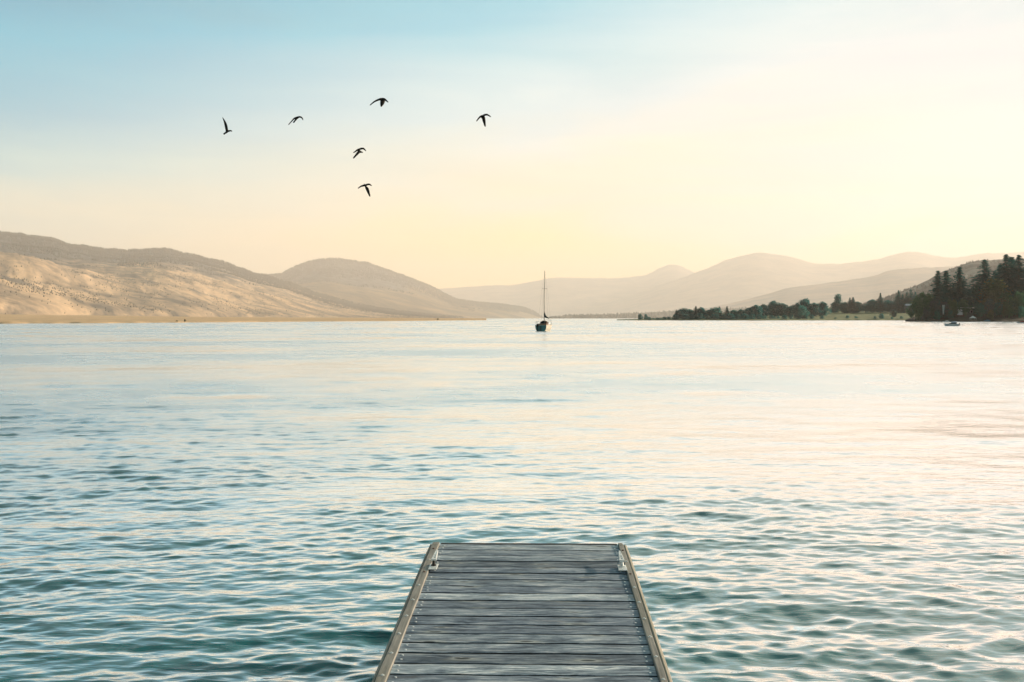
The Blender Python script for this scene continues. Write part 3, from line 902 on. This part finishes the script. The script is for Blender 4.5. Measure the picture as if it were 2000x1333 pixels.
# ------------------------------------------------------------------ boats
def hull_mesh(L, B, H, draft=0.25, bow_rake=0.12, transom=0.75, sheer=0.25, n=16, flare=.9):
    """bow towards +Y, transom at -L/2; z=0 is the waterline"""
    mb = MB(); rings = []
    for i in range(n + 1):
        u = i / n
        y = -L / 2 + L * u
        half = B / 2 * (transom + (1 - transom) * math.sin(min(1, u / .45) * math.pi / 2)) if u < .45 else B / 2 * max(0.02, 1 - ((u - .45) / .55) ** 2.3)
        top = H * (1 + sheer * max(0, u - .3) ** 1.6 * 1.8)
        yb = y + (bow_rake * L * (u ** 4)) 
        keel = -draft * (1 - u ** 6)
        ring = [(-half, yb, top), (-half * (flare + .02), y, top * .45), (-half * flare * .8, y, 0.0), (-half * .3, y, keel), (half * .3, y, keel), (half * flare * .8, y, 0.0), (half * (flare + .02), y, top * .45), (half, yb, top),
                (half * .86, yb, top + .04), (-half * .86, yb, top + .04)]
        rings.append(ring)
    mb.loft(rings)
    return mb
def sailboat():
    D = 177.0; s = D / F
    e = empty('sailboat', ((1064.5 - 1000) * s, D + 2.5, -0.02), R(-11))
    tag(e, 'sailboat with bare mast and furled sail motoring away on the open lake', 'sailboat')
    m_hull = simple('cream_gelcoat', (0.62, 0.55, 0.42), .35, var=.08)
    m_trans = simple('transom_teal', (0.03, 0.19, 0.20), .4, var=.2)  # dark teal transom, much darker than the hull
    m_dark = simple('dark_canvas', (0.01, 0.018, 0.02), .8)
    m_wood2 = simple('varnished_teak', (0.16, 0.075, 0.03), .5)
    m_spar = simple('aluminium_spar', (0.16, 0.16, 0.15), .4, metal=.4, var=.1)
    L, B, H = 7.6, 2.35, 0.98
    hull_mesh(L, B, H, .35, .08, .8, .3).build('hull', m_hull, e)
    mb = MB()
    mb.loft([[(-.93, y, H - .02), (-.93 * .94, y, H * .42), (-.68, y, .02), (.68, y, .02), (.93 * .94, y, H * .42), (.93, y, H - .02)] for y in (-L / 2 - .05, -L / 2 + .02)])
    mb.build('transom', m_trans, e)
    mb = MB(); mb.box((0, .9, H + .2), (1.35, 2.9, .42), taper=.86); mb.build('cabin', m_white, e, bevel=.04)
    mb = MB(); mb.box((0, -1.9, H + .12), (1.6, 2.0, .22)); mb.build('cockpit_coaming', m_wood2, e, bevel=.03)
    # sprayhood
    rings = []
    for k in range(5):
        y = -.9 + k * .32; hh = .5 * math.sin(math.pi * (.25 + .55 * k / 4))
        rings.append([(.7 * math.cos(a), y, H + .26 + hh * math.sin(a)) for a in [math.pi * j / 10 for j in range(11)]])
    mb = MB(); mb.loft(rings); mb.build('sprayhood', m_dark, e, smooth=True)
    # outboard and rudder
    mb = MB(); mb.box((-.5, -L / 2 - .25, .95), (.28, .3, .42)); mb.box((-.5, -L / 2 - .2, .35), (.1, .16, .9)); mb.build('outboard_motor', m_dark, e, bevel=.03)
    mb = MB(); mb.box((0, -L / 2 - .14, .25), (.06, .3, 1.2)); mb.build('rudder', m_dark, e)
    mast_top = HC + (HY - 527.5) * s
    mb = MB(); mb.tube([(-.1, .35, H), (-.12, .35, mast_top * .5), (-.02, .3, mast_top)], [.075, .065, .04], 8); mb.build('mast', m_spar, e)
    mb = MB(); mb.box((-.04, .31, mast_top * .7), (.9, .05, .05)); mb.build('spreader', m_spar, e)
    zb = HC + (HY - 620.5) * s
    mb = MB(); mb.tube([(-.1, .3, zb + .1), (1.15, -2.6, zb - .15)], .05, 8); mb.build('boom', m_spar, e)
    mb = MB(); mb.tube([(-.1, .25, zb + 1.05), (-.02, .1, zb + .55), (.12, -.15, zb + .22), (.55, -1.2, zb + .08), (1.05, -2.4, zb - .07)], [.04, .14, .2, .1, .05], 10); mb.build('furled_sail', simple('dark_sail_cover', (0.04, 0.05, 0.05), .9), e, smooth=True)
    bow = (0, L / 2 + .35, H * 1.25); stern = (0.0, -L / 2 + .1, H + .1)
    for a_, b_ in (((0, .3, mast_top - .1), bow), ((0.05, .3, mast_top - .05), stern)):
        mb = MB(); mb.tube([a_, b_], .007, 5); mb.build('stay', m_spar, e)
    for sx in (-1, 1):
        mb = MB(); mb.tube([(-.04 + sx * .45, .31, mast_top * .7), (sx * B * .48, .1, H + .05)], .006, 5); mb.tube([(-.02, .3, mast_top * .95), (-.04 + sx * .45, .31, mast_top * .7)], .006, 5); mb.build('shroud', m_spar, e)
    # pushpit rail round the stern
    mb = MB()
    pts = [(-1.0, -2.2, H + .55), (-.98, -3.1, H + .6), (-.6, -3.7, H + .6), (.6, -3.7, H + .6), (.98, -3.1, H + .6), (1.0, -2.2, H + .55)]
    mb.tube(pts, .018, 6)
    for p in pts: mb.tube([(p[0], p[1], H - .02), p], .016, 6)
    mb.build('stern_rail', m_spar, e)
    mb = MB(); mb.box((.85, -3.2, H + .45), (.25, .5, .35)); mb.build('locker_box', m_wood2, e, bevel=.04)
    # bow rail
    mb = MB(); pts = [(-.8, 2.2, H + .75), (-.35, 3.4, H + .85), (0, 4.0, H + .9), (.35, 3.4, H + .85), (.8, 2.2, H + .75)]
    mb.tube(pts, .018, 6)
    for p in pts: mb.tube([(p[0], p[1], H + .05), p], .016, 6)
    mb.build('bow_rail', m_spar, e)
sailboat()

def motorboat():
    D = F * HC / (637.3 - HY); s = D / F
    e = empty('motorboat', ((1859 - 1000) * s, D, 0), R(62), (.72, .72, .8))
    tag(e, 'small white motorboat with dark windscreen and pale canopy moored off the wooded point', 'motorboat')
    m_h = simple('white_gelcoat', (0.55, 0.62, 0.64), .35, var=.06)
    m_c = simple('pale_blue_canvas', (0.42, 0.5, 0.6), .8, var=.1)
    L, B, H = 4.9, 1.9, .72
    hull_mesh(L, B, H, .25, .06, .9, .2).build('hull', m_h, e)
    mb = MB(); mb.box((0, -2.47, .4), (1.7, .08, .5)); mb.build('transom', simple('grey_transom', (0.2, 0.22, 0.22), .5), e)
    mb = MB(); mb.loft([[(-.82, -1.7, H), (.82, -1.7, H), (.78, -1.7, H + .45), (-.78, -1.7, H + .45)], [(-.82, .5, H), (.82, .5, H), (.78, .25, H + .45), (-.78, .25, H + .45)], [(-.55, 1.25, H + .05), (.55, 1.25, H + .05), (.5, 1.2, H + .1), (-.5, 1.2, H + .1)]])
    mb.build('windscreen', m_glass, e, bevel=.02)
    rings = []
    for k in range(6):
        y = -1.9 + k * .42; hh = .42 * math.sin(math.pi * (.22 + .6 * k / 5))
        rings.append([(.84 * math.cos(a), y, H + .46 + hh * math.sin(a)) for a in [math.pi * j / 10 for j in range(11)]])
    mb = MB(); mb.loft(rings); mb.build('canopy', m_c, e, smooth=True)
    mb = MB(); mb.tube([(-.45, 2.4, H + .35), (-.7, 1.3, H + .3)], .02, 6); mb.tube([(.45, 2.4, H + .35), (.7, 1.3, H + .3)], .02, 6); mb.tube([(-.45, 2.4, H + .35), (0, 2.62, H + .4), (.45, 2.4, H + .35)], .02, 6); mb.build('bow_rail', m_white, e)
    mb = MB(); mb.box((0, -2.65, .75), (.34, .34, .5)); mb.box((0, -2.6, .2), (.12, .2, .7)); mb.build('outboard_motor', m_glass, e, bevel=.04)
motorboat()
def small_boat(name, x, yb, D, L, rz, label, cat, mat, cover=None):
    s = D / F
    e = empty(name, ((x - 1000) * s, D, 0.0 if yb is None else yb), rz)
    tag(e, label, cat)
    hull_mesh(L, L * .34, L * .13, .2, .05, .85, .15, n=10).build('hull', mat, e)
    mb = MB(); mb.loft([[(-L * .12, y, L * .13), (L * .12, y, L * .13), (L * .09, y, L * .13 + h), (-L * .09, y, L * .13 + h)] for y, h in ((-L * .35, .25 * L * .3), (-L * .1, L * .14), (L * .12, L * .12), (L * .28, .06))])
    mb.build('cover', cover or m_white, e)
small_boat('moored_boat', 1848.5, None, 560, 3.3, R(70), 'small white boat with a white cover near the shore, left of the motorboat', 'boat', m_white)
small_boat('moored_boat', 1995, None, 440, 3.2, R(80), 'small pale boat with a red cover at the far right edge', 'boat', m_white, simple('red_cover', (0.25, 0.04, 0.04), .8))
small_boat('beached_canoe', 1928, .25, 664, 3.6, R(82), 'small blue boat pulled up on the bank below the ochre bush', 'boat', simple('blue_hull', (0.02, 0.12, 0.2), .5), simple('blue_cover', (0.03, 0.14, 0.22), .8))

# ------------------------------------------------------------------ birds
m_bird = simple('dark_plumage', (0.010, 0.010, 0.009), .85, var=.3, scale=6, spec=.15)
def bird(D, lw, rw, head, mid_, tail, label, chord=.19, broad=None, tailw=.055, bodyr=.06):
    """lw / rw: wing points from shoulder to tip (x, y in the photograph, depth offset in m)"""
    c = P(mid_[0], mid_[1], D)
    def W(p):
        q = P(p[0], p[1], D) - c
        return Vector((q.x, p[2] if len(p) > 2 else 0, q.z))
    mb = MB()
    def wing(pts, ch):
        pts = [W(p) for p in pts]
        # resample
        dense = []
        m_ = 9
        seg = len(pts) - 1
        for i in range(m_):
            u = i / (m_ - 1) * seg; k = min(int(u), seg - 1); f = u - k
            p0 = pts[max(k - 1, 0)]; p1 = pts[k]; p2 = pts[k + 1]; p3 = pts[min(k + 2, seg)]
            dense.append(0.5 * ((2 * p1) + (p2 - p0) * f + (2 * p0 - 5 * p1 + 4 * p2 - p3) * f * f + (3 * p1 - p0 - 3 * p2 + p3) * f ** 3))
        rings = []
        for i, p in enumerate(dense):
            u = i / (m_ - 1)
            tdir = (dense[min(i + 1, m_ - 1)] - dense[max(i - 1, 0)]).normalized()
            chd = ch.normalized()
            up = tdir.cross(chd).normalized()
            cw = ch.length * (0.95 + .25 * math.sin(u * 3.0)) * (1 - u ** 2.6 * .93) / 2
            th = 0.046 * (1 - u * .55)
            off = chd * (-cw * .35 * u)
            rings.append([p + off + chd * cw * math.cos(a) + up * th * math.sin(a) for a in [j * math.pi / 5 for j in range(10)]])
        mb.loft(rings)
    ch = broad or Vector((0.02, 1.0, 0.46)).normalized() * chord
    wing(lw, ch); wing(rw, ch)
    h_, t_ = W(head), W(tail)
    m0 = Vector((0, 0, 0))
    path = [(h_ + (h_ - m0) * .35, .012), (h_, .034), (h_ * .72, .036), (h_ * .3, bodyr * 1.0), (m0, bodyr * 1.1), (t_ * .35, bodyr * .95), (t_ * .62, bodyr * .7), (t_ * .85, tailw * .8), (t_, tailw * .35)]
    mb.tube([p for p, r in path], [r for p, r in path], 10)
    me = mb.mesh('bird')
    bm = bmesh.new(); bm.from_mesh(me); bmesh.ops.recalc_face_normals(bm, faces=bm.faces); bm.to_mesh(me); bm.free()
    o = link('bird', me, m_bird, loc=c)
    md = o.modifiers.new('skin', 'REMESH'); md.mode = 'VOXEL'; md.voxel_size = 0.011; md.use_smooth_shade = True
    dg = bpy.context.evaluated_depsgraph_get()
    me2 = bpy.data.meshes.new_from_object(o.evaluated_get(dg))
    o.modifiers.clear(); o.data = me2
    tag(o, label, 'bird', 'birds flying over the lake')
    return o
bird(50, [(443.5, 257, 0), (441.5, 246, .02), (439, 238, .04), (433.5, 228.5, .1)], [(445, 256.8, 0), (450, 256.6, -.1), (454, 257.6, -.25), (457.8, 260, -.4)],
     (440, 258.8, .05), (443.5, 257.8), (434, 260.8, .25), 'bird farthest left, one wing raised straight up', broad=Vector((.9, .5, .15)).normalized() * .125, bodyr=.048)
bird(54, [(580, 230, 0), (574, 231, .1), (568, 235, .25), (560, 241.5, .4)], [(580, 230, 0), (586, 229, -.05), (591, 231.5, -.15), (594, 237, -.25)],
     (582, 229.5, .12), (579.5, 231.5), (575, 242, -.25), 'small bird second from the left with both wings arched down', bodyr=.05)
bird(46, [(745, 193.5, 0), (737, 194.6, .12), (729, 197, .25), (720, 202.6, .4)], [(746, 193.5, 0), (751, 194.5, -.05), (755, 197.5, -.12), (759.5, 202, -.2)],
     (744, 195, .15), (747.5, 198), (746, 211.5, -.3), 'highest bird of the flock, long left wing and heavy body', chord=.24, bodyr=.095, tailw=.05)
bird(48, [(943, 226.5, 0), (938, 227.5, .1), (934, 230.5, .2), (930, 234.8, .35)], [(944, 226, 0), (950, 224.6, -.05), (954.5, 226.5, -.12), (959, 231, -.25)],
     (940, 227.8, .15), (944.3, 230.5), (948.2, 251, -.4), 'bird farthest right, alone, with its tail pointing down', chord=.2, bodyr=.075, tailw=.05)
bird(50, [(703, 291.5, 0), (697, 293, .1), (693, 294.8, .2), (688, 297, .3)], [(704, 291, 0), (709.5, 290.7, -.05), (713, 293, -.12), (716, 297, -.22)],
     (706, 296.5, .2), (701.5, 296.5), (692, 312, -.35), 'middle bird of the flock, tail slanting down to the left', chord=.18, bodyr=.062, tailw=.05)
bird(50, [(713, 362.6, 0), (707, 362.8, .1), (702.5, 364, .2), (697, 367, .32)], [(714, 362.2, 0), (719.6, 360.6, -.05), (723.5, 361.5, -.12), (727.5, 364.6, -.22)],
     (712, 361.5, .1), (717.5, 370), (724.6, 386, -.35), 'lowest bird of the flock, tail slanting down to the right', chord=.18, bodyr=.068, tailw=.05)

# ------------------------------------------------------------------ dock
def plank_mat():
    m, t, b = mat_new('weathered_plank')
    tcn = t.n('ShaderNodeTexCoord'); g = tcn.outputs['Object']
    at = t.n('ShaderNodeAttribute', attribute_name='plank')
    rnd = at.outputs['Fac']
    cb = t.n('ShaderNodeCombineXYZ')
    t.l(t.math('MULTIPLY', rnd, 37.0), cb.inputs[0]); t.l(t.math('MULTIPLY', rnd, 91.0), cb.inputs[2])
    va = t.n('ShaderNodeVectorMath', operation='ADD'); t.l(g, va.inputs[0]); t.l(cb.outputs[0], va.inputs[1])
    v = va.outputs[0]
    # knots
    kv = t.mapv(v, scale=(1.9, 7.2, 1))
    vo = t.n('ShaderNodeTexVoronoi', feature='F1'); vo.voronoi_dimensions = '2D'; vo.inputs['Scale'].default_value = 1.0; t.l(kv, vo.inputs['Vector'])
    dist = vo.outputs['Distance']
    bend = t.math('MULTIPLY', t.math('POWER', t.math('SUBTRACT', 1.0, t.math('MINIMUM', dist, 1.0)), 3.0), 0.05)
    cb2 = t.n('ShaderNodeCombineXYZ'); t.l(bend, cb2.inputs[1])
    va2 = t.n('ShaderNodeVectorMath', operation='ADD'); t.l(v, va2.inputs[0]); t.l(cb2.outputs[0], va2.inputs[1])
    g1 = t.noise(t.mapv(va2.outputs[0], scale=(5.0, 85, 10)), 1.0, 6, 0.65, 0.3)
    g2 = t.noise(t.mapv(va2.outputs[0], scale=(22, 260, 20)), 1.0, 4, 0.7)
    big = t.noise(t.mapv(v, scale=(3.5, 9, 3)), 1.0, 4, 0.6, 0.5)
    gr = t.math('ADD', t.math('MULTIPLY', g1, 0.5), t.math('ADD', t.math('MULTIPLY', g2, 0.22), t.math('MULTIPLY', big, 0.28)))
    c = t.ramp(gr, [(0.37, (0.026, 0.042, 0.055)), (0.44, (0.098, 0.140, 0.188)), (0.49, (0.205, 0.275, 0.342)), (0.54, (0.375, 0.46, 0.53)), (0.60, (0.72, 0.77, 0.78))])
    # per plank tone
    tone = t.ramp(t.math('FRACT', t.math('MULTIPLY', rnd, 7.31)), [(0.0, (0.50, 0.53, 0.54)), (0.3, (0.85, 0.87, 0.9)), (0.7, (1.08, 1.08, 1.05)), (1.0, (1.5, 1.46, 1.38))])
    c = t.mix(1.0, c, tone, 'MULTIPLY')
    # brown warm stains
    st = t.noise(t.mapv(v, scale=(2.5, 22, 1), loc=(5, 3, 0)), 1.0, 3, 0.5)
    c = t.mix(t.math('MULTIPLY', t.ramp(st, [(0.6, 0.0), (0.75, 0.5)]), 1.0), c, (0.10, 0.075, 0.055, 1))
    # knot marks: pale ring, dark heart; only some cells
    sepc = t.n('ShaderNodeSeparateColor'); t.l(vo.outputs['Color'], sepc.inputs[0])
    pick = t.math('GREATER_THAN', sepc.outputs[0], 0.38)
    ksz = t.math('DIVIDE', dist, t.math('ADD', 0.6, sepc.outputs[1]))
    ring = t.ramp(ksz, [(0.0, 0.0), (0.035, 0.0), (0.06, 0.9), (0.10, 0.35), (0.17, 0.0)])
    heart = t.ramp(ksz, [(0.0, 0.85), (0.035, 0.75), (0.055, 0.0)])
    c = t.mix(t.math('MULTIPLY', ring, pick), c, (0.42, 0.46, 0.44, 1))
    c = t.mix(t.math('MULTIPLY', heart, pick), c, (0.05, 0.055, 0.05, 1))
    # damp dark ends of some planks
    t.l(c, b.inputs['Base Color'])
    b.inputs['Roughness'].default_value = 0.72
    b.inputs['Specular IOR Level'].default_value = 0.35
    bn = t.n('ShaderNodeBump', i_Strength=0.7, i_Distance=0.006)
    t.l(gr, bn.inputs['Height']); t.l(bn.outputs[0], b.inputs['Normal'])
    return m
def rail_mat(name, dark, light):
    m, t, b = mat_new(name)
    tcn = t.n('ShaderNodeTexCoord'); g = tcn.outputs['Object']
    g1 = t.noise(t.mapv(g, scale=(90, 2.5, 90)), 1.0, 6, 0.65)
    g2 = t.noise(t.mapv(g, scale=(12, 3, 12)), 1.0, 5, 0.6, 0.5)
    gr = t.math('ADD', t.math('MULTIPLY', g1, 0.55), t.math('MULTIPLY', g2, 0.45))
    c = t.ramp(gr, [(0.33, dark), (0.5, tuple((a + b_) / 2 for a, b_ in zip(dark, light))), (0.68, light)])
    gn = t.noise(t.mapv(g, scale=(4, 1.2, 4), loc=(7, 0, 0)), 1.0, 4, 0.6)
    c = t.mix(t.ramp(gn, [(0.5, 0.0), (0.7, 0.5)]), c, (0.16, 0.18, 0.12, 1))
    t.l(c, b.inputs['Base Color'])
    b.inputs['Roughness'].default_value = 0.75
    b.inputs['Specular IOR Level'].default_value = 0.3
    bn = t.n('ShaderNodeBump', i_Strength=0.6, i_Distance=0.004)
    t.l(g1, bn.inputs['Height']); t.l(bn.outputs[0], b.inputs['Normal'])
    return m
m_galv = simple('galvanised_steel', (0.78, 0.82, 0.80), .42, metal=.15, var=.12, scale=60)
m_screw = simple('bright_screw', (0.85, 0.9, 0.9), .4, metal=.1, var=.1)
m_under = simple('dark_timber_gap_shade', (0.02, 0.022, 0.02), .7)
m_rust = simple('rusty_steel', (0.14, 0.07, 0.04), .7, var=.4, scale=90)

def dock():
    H0 = 1.79
    e = bpy.data.objects.new('dock', None); col.objects.link(e)
    yaw = -math.atan((54.0 - 0) / F); slope = math.atan((HY - 557.6) / F)
    e.location = (0.1163 - 7.388 * 0.0260, 0, HC - H0)
    e.rotation_euler = (slope, 0, yaw)
    tag(e, 'weathered grey plank dock with tan edge rails reaching out over the lake', 'dock')
    Yend = 7.395; W = 1.222; pitch = 0.1451; gap = 0.014
    rs = random.Random(4)
    # deck planks, real boards with gaps, slightly uneven
    mb = MB(); tone = []
    y = Yend
    k = 0
    ystart = Yend
    while y > -2.2:
        w_ = pitch - gap
        if k == 0: w_ = 0.150; 
        y0, y1 = y - w_, y
        n = 14
        dz = rs.uniform(-.0012, .0012); cup = rs.uniform(-.0015, .002); r_ = rs.random()
        e0 = rs.uniform(-.003, .003)
        rings = []
        w1 = [rs.uniform(-.0008, .0008) for _ in range(n + 1)]
        for i in range(n + 1):
            x = -W / 2 - .004 + (W + .008) * i / n
            a_ = w1[i]; b_ = w1[(i * 5) % (n + 1)]
            zt = dz + .0008 * math.sin(i * 1.3 + k)
            prof = [(y0 + a_, zt - .036), (y0 + a_, zt - .004), (y0 + a_ + .001, zt - .0015), (y0 + a_ + .003, zt), ((y0 + y1) / 2, zt + cup), (y1 + b_ - .003, zt), (y1 + b_ - .001, zt - .0015), (y1 + b_, zt - .004), (y1 + b_, zt - .036)]
            rings.append([(x, p[0], p[1]) for p in prof])
        nv = len(mb.v); mb.loft(rings)
        tone += [r_] * (len(mb.v) - nv)
        y = y0 - gap
        k += 1
    deck = mb.build('deck', plank_mat(), e)
    at = deck.data.attributes.new('plank', 'FLOAT', 'POINT')
    at.data.foreach_set('value', tone)
    nplanks = k
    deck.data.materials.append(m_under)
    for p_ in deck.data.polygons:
        if abs(p_.normal.y) > .8: p_.material_index = 1  # plank sides: unbleached wood, coloured dark so the gaps look shaded
    # joists and floats underneath
    for xx in (-.5, 0, .5):
        j = MB(); j.box((xx, 2.5, -.10), (.045, 9.4, .125)); j.build('joist', m_under, e)
    j = MB(); j.box((0, Yend + .022, -.075), (W, .036, .15)); j.build('end_board', m_under, e, bevel=.004)
    # bolt heads on the end board's top edge
    for yy in (0.4, 3.4, 6.4):
        f = MB(); f.box((0, yy, -.30), (1.05, 1.5, .26)); f.build('float', simple('black_float', (0.012, 0.012, 0.013), .6), e, bevel=.05)
    m_rail = rail_mat('tan_rail', (0.16, 0.165, 0.15), (0.47, 0.46, 0.41))
    m_rub = rail_mat('cream_rub_strip', (0.36, 0.33, 0.26), (0.68, 0.62, 0.49))
    bm_screw = None
    for side in (-1, 1):
        wi = .050 if side < 0 else .036
        xin = side * (W / 2 + .005)
        segs = [(-2.2, Yend - .065), (Yend - .062, Yend + .012)]
        rail = None
        for q, (ya, yb) in enumerate(segs):
            mb = MB()
            n = 40 if q == 0 else 3
            rings = []
            for i in range(n + 1):
                yy = ya + (yb - ya) * i / n
                j1 = .0012 * math.sin(i * 1.7 + side) + rs.uniform(-.0005, .0005)
                x0 = xin + side * 0 + j1; x1 = xin + side * wi + j1
                if q == 1 and i == n: x1 -= side * .005
                z1 = .011 + .0006 * math.sin(i * .9)
                rings.append([(x0, yy, -.03), (x0, yy, z1 - .004), (x0 + side * .004, yy, z1), (x1 - side * .004, yy, z1), (x1, yy, z1 - .004), (x1, yy, -.03)])
            mb.loft(rings)
            o = mb.build('edge_rail', m_rail, e)
            if q == 0: rail = o
        # outer rub strip / fascia
        mb = MB(); rings = []
        wo = .016 if side < 0 else .021
        for i in range(41):
            yy = -2.2 + (Yend + 2.17) * i / 40
            x0 = xin + side * (wi + .002); x1 = x0 + side * wo
            if i == 40: x1 -= side * .003
            zt = .010 if side > 0 else .006
            rings.append([(x0, yy, -.02), (x0, yy, zt - .003), (x0 + side * wo * .3, yy, zt + .002), (x1 - side * .003, yy, zt - .001), (x1, yy, zt - .008), (x1, yy, -.17), (x0, yy, -.17)])
        mb.loft(rings); mb.build('rub_strip', m_rub if side > 0 else m_rail, e)
        mb = MB(); mb.box((xin + side * .022, 2.58, -.10), (.035, 9.55, .13)); mb.build('side_beam', m_under, e)
        # bolts along the rail
        ydist = [7.22, 6.93, 6.63, 6.34, 6.045, 5.75, 5.455, 5.165, 4.87, 4.575, 4.28]
        for i, yy in enumerate(ydist):
            yy += (-.02 if side > 0 else 0)
            mb = MB(); z1 = .0108
            mb.tube([(0, 0, z1 - .004), (0, 0, z1 + .0015)], .0095, 12)
            mb.tube([(0, 0, z1), (0, 0, z1 + .005)], .0060, 6)
            b = mb.build('bolt', m_rust if i in (0, 2) else m_galv, rail, loc=(xin + side * wi * .5, yy, 0))
        # deck screws
        y = Yend
        for kk in range(nplanks):
            w_ = .150 if kk == 0 else pitch - gap
            if kk < 20:
                for f in (.27, .74):
                    if (kk == 5 and f < .5): continue
                    xx = side * (W / 2 - .024 - rs.uniform(-.003, .006)); yy = y - w_ * f + rs.uniform(-.006, .006)
                    if bm_screw is None:
                        mb = MB(); mb.tube([(0, 0, -.002), (0, 0, .0014), (0, 0, .0022)], [.0062, .0062, .0045], 10)
                        so_ = mb.build('screw', m_screw, deck, loc=(xx, yy, .0012)); bm_screw = so_.data
                    else:
                        so_ = bpy.data.objects.new('screw', bm_screw); col.objects.link(so_); so_.parent = deck; so_.location = (xx, yy, .0012)
            y -= w_ + gap
        # cleat
        cx = side * (W / 2 - .020)
        # the cleat stands on the deck plank beside the rail, plate overlapping the rail's inner edge
        ce = bpy.data.objects.new('cleat', None); col.objects.link(ce); ce.parent = e
        ce.location = (cx + side * .004, 6.745, .014); ce.scale = (.88, .88, .8)
        mb = MB(); mb.box((0, 0, .0), (.062, .148, .008)); mb.build('base_plate', m_galv, ce, bevel=.003)
        mb = MB(); mb.tube([(0, .02, .003), (0, .02, .012)], .02, 6); mb.tube([(0, .02, .01), (0, .035, .042)], [.012, .010], 10); mb.build('post', m_under if side < 0 else m_galv, ce, bevel=.001)
        # horn: long flat loop lying along the edge with two slots
        mb = MB()
        def bar(pts, r): mb.tube(pts, r, 8)
        z = .046
        bar([(-.013, .045, z), (-.010, .14, z + .004), (-.005, .25, z + .008), (-.001, .285, z + .009)], [.0065, .006, .005, .004])
        bar([(.013, .045, z), (.010, .14, z + .004), (.005, .25, z + .008), (.001, .285, z + .009)], [.0065, .006, .005, .004])
        mb.box((0, .045, z), (.036, .04, .014))
        mb.box((0, .105, z + .003), (.026, .022, .011))
        mb.box((0, .205, z + .0065), (.014, .13, .008))
        mb.build('horn', m_galv, ce)
dock()
